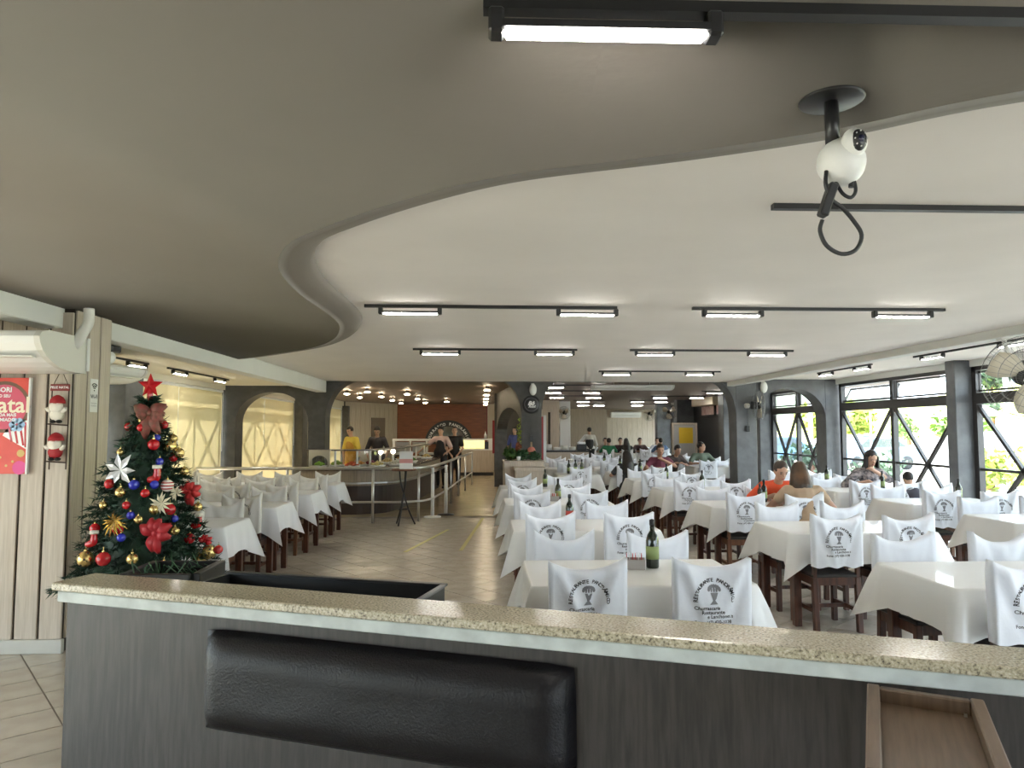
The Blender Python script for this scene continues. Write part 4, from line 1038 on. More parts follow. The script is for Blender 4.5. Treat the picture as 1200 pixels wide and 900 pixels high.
for i in range(1, len(gi) - 1, 4):
    p = gi[i]; MB().tube([(p.x + bo.x, p.y + bo.y, .88), (p.x + bo.x, p.y + bo.y, 1.21)], .022, 8).build('guard_post', M_WHITEP, bf)
mb = MB(); a = inset(.40); 
for i in range(2, len(a) - 1):
    b = len(mb.v); mb.v += [(a[i].x + bo.x, a[i].y + bo.y, 1.0), (a[i + 1].x + bo.x, a[i + 1].y + bo.y, 1.0), (a[i + 1].x + bo.x, a[i + 1].y + bo.y, 1.21), (a[i].x + bo.x, a[i].y + bo.y, 1.21)]; mb.f.append((b, b + 1, b + 2, b + 3))
mb.build('guard_glass', M_GLASSC, bf)
# steel arch hood at its end
t = thing('steel_hood', 'steel arched warming hood on the end of the buffet counter', 'hood', (-3.15, 13.95, .885))
MB().strip(half(-.16, .16, .12, .12, 12), .33, -.03, .03).build('arch', M_CHROME, t); 
for s in (-1, 1): bb(s * .18 - .02, s * .18 + .02, -.03, .03, 0, .33).build('side', M_CHROME, t)
bb(-.2, .2, -.03, .3, .33, .35).build('roof', M_CHROME, t)
foods = [('lettuce', (.22, .42, .05)), ('lettuce', (.30, .45, .08)), ('tomato slices', (.55, .10, .04)), ('grated carrot', (.65, .28, .05)), ('egg salad', (.75, .62, .25)), ('beetroot', (.22, .02, .06)), ('white rice salad', (.75, .72, .62)), ('potato salad', (.70, .55, .25)), ('broccoli', (.12, .28, .05)), ('fried pastries', (.50, .28, .08)), ('pasta', (.68, .50, .20)), ('sausages', (.35, .12, .06))]
ip = inset(.20); ip2 = inset(.60)
for k, (nm, c) in enumerate(foods):
    i = 3 + int(k * 2.6); p = (ip if k % 2 == 0 else ip2)[min(i, len(ip) - 1)]
    t = thing('food_tray', 'shallow buffet tray of %s, %s along the curved counter' % (nm, ORD[min(k, 10)] if k < 11 else 'last'), 'food tray', (p.x, p.y, .885), k * .2, 'buffet trays')
    MB().lathe([(.12, 0), (.17, .05), (.16, .05), (.11, .01), (.001, .01)], 16).build('dish', M_WHITEP, t, True)
    mb = MB()
    for q in range(26):
        a, r = R.uniform(0, 2 * PI), R.uniform(0, .12); mb.ell((r * math.cos(a), r * math.sin(a), .05 + .05 * (1 - r / .12) + R.uniform(0, .02)), (R.uniform(.02, .045), R.uniform(.02, .045), R.uniform(.012, .03)), 7, 5)
    o = mb.build('food', mat('food_' + nm.replace(' ', '_') + str(k), c, .5, noise_amt=.3, noise_scale=30), t, True); o['kind'] = 'stuff'
for k, (x, y) in enumerate(((-2.05, 14.5), (-1.85, 14.9))):
    t = thing('heat_lamp', 'glowing heat lamp over the buffet trays, %s from the hood' % ORD[k], 'lamp', (x, y, .885))
    MB().tube([(0, 0, 0), (0, 0, .24)], .014, 8).build('stem', M_WHITEP, t); MB().ell((0, 0, .29), (.05, .05, .05)).build('bulb', mat('glowing_bulb', (1, .9, .7), .4, emit=(1, .85, .6), estr=3), t, True)
# hot case behind
t = thing('hot_display', 'white steel hot-food display case behind the two buffet cooks', 'display case', (-1.6, 20.9, 0))
bb(-1.0, .35, 0, .7, 0, .9).build('base', mat('dark_brown_base'), t); bb(-1.0, .35, 0, .7, .9, .95).build('counter', M_CHROME, t)
for x in (-.98, -.5, -.02, .33): bb(x - .03, x + .03, 0, .06, .95, 1.3).build('post', M_WHITEP, t)
bb(-1.02, .37, 0, .6, 1.3, 1.36).build('roof', M_WHITEP, t)
for x in (-.74, -.26): bb(x - .19, x + .19, .1, .12, .97, 1.27).build('shutter', M_CHROME, t)
# glass dessert counter in front of the orange wall
t = thing('glass_counter', 'lit glass dessert counter on wooden cabinets before the orange wall', 'counter', (-.18, 25.4, 0))
bb(-.62, .6, 0, .7, .12, .9).build('cabinet', M_PLANK_GREY, t); bb(-.6, .58, .03, .65, 0, .12).build('plinth', M_BLACK, t)
for q in range(3): bb(-.60 + q * .4, -.22 + q * .4, -.015, 0, .16, .86).build('door', M_PLANK_GREY, t)
bb(-.64, .62, -.02, .72, .9, .94).build('worktop', M_WHITEP, t)
bb(-.62, .6, 0, .7, 1.26, 1.31).build('roof', M_WHITEP, t); bb(.42, .6, 0, .7, .94, 1.26).build('end_block', M_WHITEP, t); bb(.28, .41, 0, .1, .94, 1.2).build('dark_panel', M_BLACKP, t)
bb(-.6, .27, .5, .52, .95, 1.25).build('lit_back', mat('lit_panel', (1, .9, .5), .5, emit=(1, .82, .35), estr=.55), t)
bb(-.62, .28, .0, .006, .94, 1.26).build('pane', M_GLASSC, t)
t = thing('soap_bottle', 'white pump bottle on the roof of the dessert counter', 'bottle', (.12, 25.6, 1.31)); MB().lathe([(.05, 0), (.05, .14), (.02, .2), (.012, .26)], 12).build('bottle', M_WHITEP, t, True)
# arched mirror sign
t = thing('arched_sign', 'black arched sign with white lettering around a mirror on the orange wall', 'sign', (-1.36, 28.98, 1.05))
MB().strip(half(-.72, .72, 0, .72, 32), .96, -.03, 0)
ringv = []
for r in (.72, .97): ringv.append([(r * math.cos(PI * i / 32), r * math.sin(PI * i / 32)) for i in range(33)])
MB().prism(ringv[0] + ringv[1][::-1], -.04, 0, 'y').build('arch_band', M_BLACKP, t)
MB().prism(ringv[0], -.02, -.005, 'y').build('mirror', mat('smoky_mirror', (.30, .33, .34), .08, metal=1), t)
mb = MB(); arc_text(mb, 'CHURRASCO PANORÂMICO', .81, .16, PI * .96, PI * .04, lambda x, z: (x, -.045, z), bold=.004); mb.build('lettering', M_WHITEP, t)
# plate station at the back
t = thing('plate_station', 'wood-fronted plate station with black top behind the small tables', 'counter', (2.75, 23.2, 0))
bb(-.95, .75, 0, .6, 0, .9).build('cabinet', M_PLANK_GREY, t); bb(-.97, .77, -.02, .62, .9, .95).build('worktop', M_BLACK, t)
for q in range(4): bb(-.93 + q * .42, -.53 + q * .42, -.015, 0, .06, .88).build('panel', M_PLANK, t)
for k in range(6):
    x = 1.95 + k * .26; t = thing('plate_stack', 'white plate stack on the plate station, %s from the urns' % ORD[k], 'plates', (x, 23.45 + (k % 2) * .1, .95), 0, 'plate stacks')
    h = R.uniform(.08, .2); MB().lathe([(.05, 0), (.11, .015), (.11, h), (.06, h - .01), (.001, h - .012)], 16).build('plates', M_WHITEP, t, True)
t = thing('coffee_machine', 'dark coffee machine with tilted lid on the plate station', 'machine', (3.3, 23.5, .95)); bb(-.16, .16, -.12, .12, 0, .2, .02).build('body', M_BLACKP, t); bb(-.13, .13, -.1, .1, .2, .28, .02).build('lid', M_CHROME, t)
for s in (-1, 1):
    t = thing('water_urn', 'white cylindrical urn on the plate station, %s' % ('pillar end' if s < 0 else 'second from pillar end'), 'urn', (1.93 + .1 * s, 23.28, .95)); MB().lathe([(.08, 0), (.085, .3), (.06, .34), (.001, .35)], 14).build('body', M_WHITEP, t, True); bx((0, -.09, .06), (.03, .05, .03)).build('tap', M_CHROME, t)

# ------------------------------------------------------------------ rear air conditioners, entry, fans
aircon('air_conditioner', 'long white air conditioner hanging just beyond the arcade', (3.3, 15.6, 2.50), 0, 1.75, .11, .35, ZB - 2.50)
aircon('air_conditioner', 'white air conditioner high on the panelled back wall', (7.3, 35.97, 2.25), 0, 1.5, .3, .35, ZB - 2.25)
we = struct('wall_doorway_dark', bb(XR, XR + .12, 20.7, 24.6, 0, ZB), M_BLACKP)  # black wall; the open doorway's unlit interior is painted into it
bb(XR - .02, XR, 21.0, 24.3, 2.0, 2.05).build('lintel', M_FRAME, we)
for k, (y0, y1, lab) in enumerate(((21.9, 23.2, 'larger'), (20.9, 21.7, 'smaller'))):
    t = thing('wall_screen', '%s tilted screen with pinkish picture above the dark entry' % lab, 'screen', (7.32, (y0 + y1) / 2, 2.08), 0)
    bb(-.06, .06, -(y1 - y0) / 2, (y1 - y0) / 2, 0, .34).build('frame', M_BLACKP, t)
    bb(-.068, -.06, -(y1 - y0) / 2 + .05, (y1 - y0) / 2 - .05, .03, .31).build('picture', mat('pink_picture', (.42, .22, .20), .4, col2=(.6, .45, .42), noise_scale=7), t)
t = thing('cream_panel', 'cream boxed panel under the slatted ceiling over the entry', 'panel', (7.12, 22.3, 2.40)); bb(-.1, .21, -1.0, 1.2, 0, .25, .01).build('box', mat('cream_paint', (.62, .55, .42), .6), t)
t = thing('banner_stand', 'wood-framed yellow banner stand in front of the dark entry', 'banner', (6.45, 22.4, 0), .25)
for s in (-1, 1): bb(s * .42 - .03, s * .42 + .03, -.03, .03, 0, 1.85).build('post', M_PLANK, t)
bb(-.42, .42, -.03, .03, 1.79, 1.85).build('top_rail', M_PLANK, t); bb(-.38, .38, -.008, .008, .15, 1.78).build('panel', mat('grey_banner', (.45, .44, .42), .5), t)
bb(-.2, .3, -.012, -.008, 1.2, 1.7).build('yellow_field', mat('banner_yellow', (.75, .50, .04), .5), t); bb(-.45, .45, -.2, .2, 0, .02).build('foot', M_FRAME, t)
t = thing('paddle_sign', 'round salmon-red paddle sign on the dark entry wall', 'sign', (7.39, 21.6, 1.35)); MB().lathe([(.001, 0), (.14, 0), (.14, .015), (.001, .015)], 24, Matrix.Rotation(-PI / 2, 4, 'Y')).build('disc', mat('salmon_red'), t); bb(-.02, 0, -.03, .03, .13, .4).build('handle', mat('salmon_red'), t)
def fan(label, loc, face, r, mount, cord=False, blades=True):
    """face: direction the fan looks at; mount: offset of the bracket's fixed end"""
    t = thing('wall_fan', label, 'fan', loc); q = Vector(face).to_track_quat('Z', 'Y').to_matrix().to_4x4()
    MB().lathe([(.03, -.16), (.075, -.15), (.085, -.06), (.07, -.02), (.001, -.01)], 18, q).build('motor', M_BLACKP, t, True)
    hub = MB().lathe([(r * .22, -.01), (r * .24, .03), (r * .2, .055), (.001, .06)], 20, q).build('hub', M_BLACKP, t, True)
    for k in range(3):
        a0 = k * 2 * PI / 3 + .35; vs = []; N = 8
        for i in range(N + 1):
            u = i / N; rr = r * (.18 + .70 * u); w_ = .28 + .30 * math.sin(PI * min(1, .25 + u * .7))
            for s in (-1, 0, 1): a = a0 + s * w_ + u * .25; vs.append((rr * math.cos(a), rr * math.sin(a), .02 - s * .03 + .01 * (s == 0)))
        fs = []
        for i in range(N): b = i * 3; fs += [(b, b + 1, b + 4, b + 3), (b + 1, b + 2, b + 5, b + 4)]
        ob = MB().add(vs, fs, q).build('blade', mat('cream_blade', (.60, .54, .43), .45), t, True); sd = ob.modifiers.new('s', 'SOLIDIFY'); sd.thickness = .005
    cg = MB()
    for (rr, z) in ((r, .02), (r * .93, .08), (r * .7, .10), (r * .45, .11), (r * .93, -.06), (r * .6, -.09)):
        cg.tube([tuple(q @ Vector((rr * math.cos(2 * PI * i / 28), rr * math.sin(2 * PI * i / 28), z))) for i in range(28)], .0028, 4, True)
    for i in range(36):
        a = 2 * PI * i / 36; c, s = math.cos(a), math.sin(a)
        cg.tube([tuple(q @ Vector((x * c, x * s, z))) for x, z in ((r * .22, -.10), (r * .6, -.09), (r * .93, -.06), (r, .02), (r * .93, .08), (r * .45, .11), (r * .2, .115))], .0016, 3, cap=False)
    cg.build('guard', mat('grey_wire', (.20, .20, .20), .35, metal=.6), t)
    p0 = q @ Vector((0, 0, -.14)); p1 = Vector(mount)
    MB().tube([p0, Vector((p0.x * .5 + p1.x * .5, p0.y * .5 + p1.y * .5, min(p0.z, p1.z) * .7 + .3 * max(p0.z, p1.z))), p1], .022, 8).build('bracket', M_WHITEP, t, True)
    m = MB(); m.box(p1, (.1, .1, .1), ch=.02); m.build('mount_box', mat('off_white_plastic'), t)
    if cord:
        MB().tube([(p1.x, p1.y - .03, p1.z - .05), (p1.x, p1.y - .03, -.42)], .006, 5).build('cord', M_BLACKP, t); bx((p1.x, p1.y - .03, -.47), (.09, .04, .12), .01).build('switch_box', M_BLACKP, t)
    if r > .3:
        vs_, fs_ = text_mesh('Bô', r * .26, shear=.3, bold=.003); MB().add([(a, b, .0615) for a, b, c in vs_], fs_, q @ Matrix.Rotation(PI, 4, 'Z') @ Matrix.Rotation(PI, 4, 'Z')).build('lettering', M_WHITEP, hub)
    return t
fan('large black fan with cream blades hanging from the beam by the windows', (5.17, 6.5, 2.12), (-.3, -1, -.12), .40, (-.03, .25, .43))
fan('fan with power cord and switch box on the right-hand grey pillar', (5.60, 14.15, 2.12), (1, -.25, 0), .30, (-.15, .23, 0), True)
fan('small fan on the rear pillar beyond the entry', (6.5, 24.4, 2.25), (-.6, -1, 0), .28, (.2, .2, .1))
fan('small fan on the farthest window-side pillar', (6.45, 27.1, 2.25), (-.8, -1, 0), .28, (.25, .25, .1))
fan('small fan high on the white rear column', (3.0, 25.85, 2.25), (-.5, -1, -.1), .24, (.05, .15, .1))

# ------------------------------------------------------------------ things on the tables
M_BOTTLE = mat('dark_green_glass', (.012, .02, .010), .1, coat=.5)
def bottle(x, y, z, label, lab_m=None, h=.27, grp='bottles on the tables'):
    t = thing('oil_bottle', label, 'bottle', (x, y, z), R.uniform(0, 6), grp); s = h / .27
    MB().lathe([(.034 * s, 0), (.036 * s, .01), (.036 * s, .15 * s), (.028 * s, .18 * s), (.013 * s, .205 * s), (.013 * s, .24 * s), (.001, .241 * s)], 16).build('body', M_BOTTLE, t, True)
    MB().lathe([(.0155 * s, .235 * s), (.0155 * s, .265 * s), (.001, .27 * s)], 12).build('cap', M_BLACKP, t, True)
    MB().lathe([(.0365 * s, .05 * s), (.0365 * s, .12 * s)], 16).build('label', lab_m or mat('olive_label', (.25, .32, .12), .5), t, True)
def sachets(x, y, z, label, c=(.62, .06, .07)):
    t = thing('sachet_box', label, 'box', (x, y, z), R.uniform(-.2, .2), 'sachet boxes'); 
    m = MB().box((0, -.045, .03), (.13, .004, .06)).box((0, .045, .03), (.13, .004, .06)).box((-.064, 0, .03), (.004, .086, .06)).box((.064, 0, .03), (.004, .086, .06)).box((0, 0, .003), (.126, .086, .004))
    m.build('box', mat('grey_card_box', (.40, .38, .36), .6), t); k = 0
    for i in range(6):
        ob = bx((-.045 + i * .018, R.uniform(-.01, .01), .06), (.004, .06, .06)).build('sachet', (mat('red_sachet', c, .4) if i % 3 != 1 else pwht), t, rot=None)
Tz = TH - .012
bottle(1.06, 4.42, Tz, 'dark green olive oil bottle on the first table in the walkway row', h=.30)
sachets(.94, 4.40, Tz, 'grey box of pink and white sachets on the first walkway-row table')
bottle(.80, 6.5, Tz, 'dark bottle with red label on the second walkway-row table', mat('red_label', (.45, .05, .04), .5))
for k, (x, y) in enumerate(((.92, 8.6), (.95, 10.7))): bottle(x, y, Tz, 'dark bottle on the %s walkway-row table' % ORD[k + 2])
sachets(.86, 8.58, Tz, 'box of red sachets on the third walkway-row table', (.35, .03, .03))
for k, y in enumerate((9.85, 11.85, 13.9, 16.0, 18.1)):
    bottle(3.2, y + .4, Tz, 'dark bottle on a cloth in the middle row, %s such from the divider' % ORD[k])
bottle(3.35, 8.35, Tz, 'dark bottle standing by the plates of the diner in orange')
bottle(3.28, 8.30, Tz, 'pink soda bottle standing by the plates of the diner in orange', mat('pink_label', (.75, .25, .45), .4), .22)
sachets(3.42, 4.1, Tz, 'box of pink sachets on the first middle-row table', (.75, .25, .30))
for k, y in enumerate(D_Y): bottle(5.75, y + .36, Tz, 'dark bottle on the %s window-row table' % ORD[k])
for k in range(3): bottle(1.7 + .15 * k, 13.9 + .15 * k, Tz, 'dark bottle on the first small table behind the planter, %s from the pillar' % ORD[k], grp='bottles behind the planter')
def plate(x, y, label):
    t = thing('dinner_plate', label, 'plate', (x, y, Tz)); MB().lathe([(.07, 0), (.12, .018), (.118, .02), (.07, .006), (.001, .006)], 24).build('plate', M_WHITEP, t, True)
    m = MB()
    for q in range(9): m.ell((R.uniform(-.05, .05), R.uniform(-.05, .05), .02), (.025, .02, .014), 7, 5)
    o = m.build('food', mat('browned_food', (.36, .18, .07), .5, noise_amt=.4, noise_scale=40), t, True); o['kind'] = 'stuff'
plate(3.55, 8.42, 'white dinner plate in front of the diner in orange'); plate(3.48, 7.98, 'white dinner plate in front of the long-haired diner')
plate(5.82, 10.22, 'white dinner plate in front of the diner in patterned blouse')
t = thing('paper_cup', 'white paper cup beside the long-haired diner', 'cup', (3.72, 7.9, Tz)); MB().lathe([(.03, 0), (.04, .10), (.036, .1), (.03, .01), (.001, .01)], 16).build('cup', M_WHITEP, t, True)

# ------------------------------------------------------------------ people
def remeshed(name, mb, voxel, m, parent=None, smooth_it=4):
    me = mb.mesh(name); o = bpy.data.objects.new(name, me)
    md = o.modifiers.new('r', 'REMESH'); md.mode = 'VOXEL'; md.voxel_size = voxel; md.use_smooth_shade = True
    sm = o.modifiers.new('s', 'SMOOTH'); sm.factor = .5; sm.iterations = smooth_it
    me2 = evaluated_mesh(o); bpy.data.objects.remove(o); bpy.data.meshes.remove(me)
    me2.name = name; me2.materials.clear(); me2.materials.append(m); me2.polygons.foreach_set('use_smooth', [True] * len(me2.polygons))
    return link(name, me2, parent)
def cap(mb, a, b, ra, rb, n=10):
    a, b = Vector(a), Vector(b); d = (b - a)
    if d.length < 1e-4: return
    d.normalize(); pts = []; rs = []
    for i in range(5): t = i / 4 * PI / 2; pts.append(a - d * ra * math.cos(t)); rs.append(max(ra * math.sin(t), .002))
    for i in range(5): t = i / 4 * PI / 2; pts.append(b + d * rb * math.sin(t)); rs.append(max(rb * math.cos(t), .002))
    mb.tube(pts, rs, n)
def lerp(a, b, t): return Vector(a) * (1 - t) + Vector(b) * t
def person(label, loc, rz, pose='sit', skin=None, hair=None, style='short', shirt=(.1, .1, .1), sleeve=.8, trousers=(.03, .03, .04), lean=0.0, scale=1.0, turn=0.0, nod=0.0, lh=None, rh=None, apron=None, shirt_m=None, vox=.016, cap_=None):
    skin = skin or M_SKIN; hair = hair or M_HAIR
    sit = pose == 'sit'; hz = .53 if sit else .92
    def up(h, dx=0, fwd=0):      # point on the leaning spine h above the hips
        return Vector((dx, fwd + math.sin(lean) * h, hz + math.cos(lean) * h))
    hipL, hipR = Vector((-.09, 0, hz)), Vector((.09, 0, hz))
    if sit: kn = [Vector((-.10, .42, .50)), Vector((.10, .42, .50))]; an = [Vector((-.10, .40, .09)), Vector((.11, .36, .09))]
    else: kn = [Vector((-.10, .02, .49)), Vector((.10, .03, .49))]; an = [Vector((-.11, -.01, .08)), Vector((.11, -.02, .08))]
    sh = [up(.47, -.165), up(.47, .165)]; neck = up(.53); hc = up(.68) + Vector((0, .02 + .05 * math.sin(nod), 0))
    if sit: d0 = (Vector((-.12, .36, TH + .05)), Vector((.12, .36, TH + .05)))
    else: d0 = (Vector((-.22, .10, .86)), Vector((.22, .10, .86)))
    hands = [Vector(lh) if lh else d0[0], Vector(rh) if rh else d0[1]]
    elb = []
    for i in (0, 1):
        s = -1 if i == 0 else 1; mid = (sh[i] + hands[i]) / 2; dist = (hands[i] - sh[i]).length
        bend = math.sqrt(max(.0, .29 ** 2 - (dist / 2) ** 2)); 
        elb.append(mid + Vector((s * .85, -.25, -.5)).normalized() * bend)
    HR = Matrix.Rotation(turn, 4, 'Z') @ Matrix.Rotation(-nod, 4, 'X')
    b = MB()
    cap(b, (-.07, 0, hz), (.07, 0, hz), .115, .115); cap(b, (0, 0, hz + .03), up(.24), .125, .115); cap(b, up(.24), up(.40), .115, .13); cap(b, sh[0] + Vector((.03, 0, -.02)), sh[1] + Vector((-.03, 0, -.02)), .07, .07)
    cap(b, up(.44), hc - Vector((0, .02, .05)), .06, .05)
    Mh = Matrix.Translation(hc) @ HR
    b.ell((0, 0, .01), (.076, .094, .108), 16, 12, Mh); b.ell((0, .035, -.06), (.055, .055, .055), 12, 8, Mh)
    b.ell((0, .100, -.012), (.013, .02, .022), 8, 6, Mh)                         # nose
    for s in (-1, 1): b.ell((s * .078, -.005, -.005), (.012, .02, .032), 8, 6, Mh)  # ears
    for i in (0, 1):
        s = -1 if i == 0 else 1
        cap(b, sh[i], elb[i], .05, .040); cap(b, elb[i], hands[i], .038, .027)
        d = (hands[i] - elb[i]).normalized(); side = d.cross(Vector((0, 0, 1)))
        side = side.normalized() if side.length > .1 else Vector((1, 0, 0)); dn = side.cross(d).normalized() * -1
        if dn.z > 0: dn = -dn
        pc = hands[i] + d * .05; cap(b, hands[i], pc + d * .02, .028, .034)
        for q in range(4):
            o_ = side * (q - 1.5) * .019; L = (.055, .065, .06, .048)[q]
            k1 = pc + d * .04 + o_; k2 = k1 + d * L * .6 + dn * .012; k3 = k2 + d * L * .35 + dn * .03; cap(b, k1, k2, .0095, .009, 6); cap(b, k2, k3, .009, .008, 6)
        th = hands[i] + d * .03 + side * (.03 if i == 0 else -.03); cap(b, th, th + d * .035 + side * (.025 if i == 0 else -.025), .012, .010, 6)
        h0 = (hipL, hipR)[i]; cap(b, h0, kn[i], .088, .06); cap(b, kn[i], an[i], .058, .038); cap(b, an[i] + Vector((0, -.03, -.03)), an[i] + Vector((0, .13, -.045)), .038, .03)
    body = remeshed('person', b, vox, skin); body.location = loc; body.rotation_euler = (0, 0, rz); tag(body, label, 'person'); body.scale = (scale,) * 3
    inf = .016; c = MB()
    cap(c, (-.07, 0, hz + .03), (.07, 0, hz + .03), .115 + inf, .115 + inf); cap(c, (0, 0, hz + .04), up(.24), .13 + inf, .118 + inf); cap(c, up(.24), up(.40), .118 + inf, .132 + inf); cap(c, sh[0] + Vector((.03, 0, -.02)), sh[1] + Vector((-.03, 0, -.02)), .072 + inf, .072 + inf)
    for i in (0, 1):
        e = lerp(sh[i], elb[i], min(1, sleeve)); cap(c, sh[i], e, .055 + inf, .045 + inf)
        if sleeve > 1: cap(c, elb[i], lerp(elb[i], hands[i], sleeve - 1), .042 + inf, .032 + inf)
    so_ = remeshed('shirt', c, .02, shirt_m or mat('shirt_%.2f_%.2f_%.2f' % shirt, shirt, .8, bump=.2, bump_scale=15), body)
    c = MB(); cap(c, (-.07, 0, hz), (.07, 0, hz), .118 + .012, .118 + .012)
    for i in (0, 1): cap(c, (hipL, hipR)[i], kn[i], .092 + inf, .066 + inf); cap(c, kn[i], lerp(kn[i], an[i], .92), .064 + inf, .05 + inf)
    remeshed('trousers', c, .022, mat('trousers_%.2f_%.2f_%.2f' % trousers, trousers, .8), body)
    for i in (0, 1):
        m_ = MB(); cap(m_, an[i] + Vector((0, -.035, -.035)), an[i] + Vector((0, .14, -.045)), .044, .036); m_.build('shoe', M_BLACKP, body, True)
    c = MB(); c.ell((0, -.018, .035), (.088, .098, .098), 16, 12, Mh)
    if style == 'long':
        for q in range(15):
            a = -1.05 + q * .15; p0 = Mh @ Vector((math.sin(a) * .075, -math.cos(a) * .085, .02)); p1 = p0 + Vector((math.sin(a) * .05, -.085 * math.cos(a) - .02, -.17)); p2 = p1 + Vector((math.sin(a) * .02, -.045, -.20)); cap(c, p0, p1, .030, .022 + .006 * (q % 2)); cap(c, p1, p2 + Vector((0, 0, -.04 * (q % 3))), .022 + .006 * (q % 2), .010)
    elif style == 'bob':
        for q in range(9):
            a = -1.75 + q * .4375; p0 = Mh @ Vector((math.sin(a) * .078, -math.cos(a) * .085, .02)); cap(c, p0, p0 + Vector((math.sin(a) * .01, 0, -.14)), .036, .028)
    elif style == 'bun': c.ell((0, -.10, .08), (.045, .045, .045), 12, 8, Mh)
    # cut the hair away from the face
    ho = remeshed('hair', c, .014, hair, body, 2)
    bm = bmesh.new(); bm.from_mesh(ho.data); Mi = Mh.inverted()
    kill = [v for v in bm.verts if (lambda p: p.y > .045 and p.z < .062 and abs(p.x) < .07 or p.y > .02 and p.z < .0 and abs(p.x) < .06)(Mi @ v.co)]
    bmesh.ops.delete(bm, geom=kill, context='VERTS'); bm.to_mesh(ho.data); bm.free()
    for s in (-1, 1):
        MB().ell((s * .032, .083, .012), (.011, .008, .007), 8, 6, Mh).build('eye', M_PRINT, body, True); MB().tube([Mh @ Vector((s * .018, .094, .033)), Mh @ Vector((s * .046, .084, .035))], .004, 5).build('eyebrow', hair, body)
    MB().ell((0, .094, -.055), (.022, .007, .006), 10, 6, Mh).build('mouth', mat('lips', (.35, .10, .08), .5), body, True)
    if apron:
        c = MB(); cap(c, (-.085, .06, hz - .28 if not sit else hz), (-.085, .07, hz + .1), .10, .10); cap(c, (.085, .06, hz - .28 if not sit else hz), (.085, .07, hz + .1), .10, .10); cap(c, up(.12, 0, .06), up(.34, 0, .055), .135, .12)
        remeshed('apron', c, .02, mat('apron_%.2f' % apron[0], apron, .8), body)
    if cap_:
        m_ = MB(); m_.ell((0, -.012, .07), (.092, .104, .07), 14, 8, Mh); remeshed('cap', m_, .016, mat('dark_cap', cap_, .8), body)
    return body
FC = PI       # facing the camera
S0 = .0
person('man in orange t-shirt eating at the third middle-row table', (3.60, 8.76, 0), FC, hair=M_HAIRB, shirt=(.66, .075, .02), sleeve=.75, lean=.42, nod=.5, scale=.98, lh=(-.08, .38, .84), rh=(.16, .34, .84), vox=.011)
person('woman with long highlighted hair seen from behind at the third middle-row table', (3.52, 7.62, 0), -.15, skin=M_SKIN2, hair=M_HAIRL, style='long', shirt=(.42, .30, .20), sleeve=.5, lean=.30, nod=.3, turn=-.3, scale=.97, vox=.013)
mp = mat('patterned_blouse', (.35, .30, .30), .8, col2=(.02, .02, .03), noise_scale=22)
person('woman in dark patterned blouse eating at the third window-row table', (5.82, 10.6, 0), FC, style='bob', shirt_m=mp, sleeve=1.2, lean=.2, nod=.5, lh=(-.02, .22, 1.02), rh=(.2, .32, .85), vox=.012)
person('dark-haired child seen from behind opposite the patterned blouse', (5.90, 9.42, 0), .1, shirt=(.06, .06, .08), lean=.30, nod=.4, vox=.02, scale=.80)
person('man in grey-green t-shirt turning sideways beyond the right-hand pillar', (5.35, 17.2, 0), FC, skin=M_SKIN2, shirt=(.13, .17, .13), sleeve=.7, turn=.9, lean=.05, vox=.02)
person('dark-haired diner leaning over beside the man in grey-green', (4.55, 17.05, 0), FC + .3, skin=M_SKIN2, shirt=(.06, .04, .035), lean=.45, nod=.4, vox=.02)
person('woman in maroon top eating at the sixth middle-row table', (3.72, 14.85, 0), FC, skin=M_SKIN2, hair=M_HAIRB, style='bun', shirt=(.16, .035, .06), sleeve=.5, lean=.15, nod=.3, lh=(-.05, .2, 1.0), vox=.018)
person('woman with long black hair seen from behind at the sixth middle-row table', (2.84, 13.72, 0), .05, style='long', shirt=(.03, .03, .035), sleeve=.7, lean=.16, nod=.2, scale=.92, lh=(-.10, .30, .86), rh=(.10, .30, .86), vox=.018)
far_p = [('man in bright green shirt seen from behind by the back wall', (4.58, 25.5), 0, (.03, .22, .10), 'short', 0), ('dark-haired diner facing the man in green', (4.62, 26.55), FC, (.25, .22, .2), 'short', .1),
         ('diner in dark top at the first table by the back wall', (5.20, 26.55), FC, (.05, .02, .025), 'short', 0), ('long-haired diner in black seen from behind by the back wall', (5.22, 25.5), 0, (.02, .02, .02), 'long', .1),
         ('diner in dark shirt alone at the second table by the back wall', (6.0, 26.8), FC, (.06, .03, .03), 'short', 0), ('diner in blue shirt seen from behind by the back wall', (6.55, 25.8), 0, (.10, .16, .28), 'short', 0),
         ('diner in white shirt facing the one in blue', (6.65, 26.8), FC, (.55, .55, .55), 'short', .1)]
for lab, (x, y), r_, c, st, le in far_p: person(lab, (x, y, 0), r_, shirt=c, style=st, lean=le, vox=.03)
person('waiter in black vest and white shirt standing by the plate station', (3.98, 26.2, 0), .15, 'stand', shirt=(.62, .60, .57), sleeve=1.8, apron=None, shirt_m=mat('waiter_shirt', (.62, .60, .57), .8), trousers=(.02, .02, .025), lh=(-.24, .12, 1.1), vox=.026)
v = MB(); cap(v, (0, -.0, .98), (0, 0, 1.2), .155, .155); cap(v, (0, 0, 1.2), (0, 0, 1.3), .155, .14)
remeshed('vest', v, .024, mat('black_vest', (.015, .015, .018), .7), [o for o in bpy.data.objects if o.get('label', '').startswith('waiter in black')][0])
person('server in pink shirt and black apron reaching over the hand rail', (-1.15, 20.0, 0), FC - .3, 'stand', skin=M_SKIN, shirt=(.55, .40, .38), sleeve=.8, trousers=(.02, .02, .02), apron=(.015, .015, .018), lh=(-.25, .25, 1.0), rh=(.55, .25, 1.02), vox=.024, cap_=(.02, .02, .02))
person('server in black t-shirt leaning on the hand rail', (-.78, 20.3, 0), FC, 'stand', shirt=(.016, .016, .018), sleeve=.7, trousers=(.018, .018, .02), lh=(-.1, .25, .93), rh=(.1, .25, .93), vox=.022)
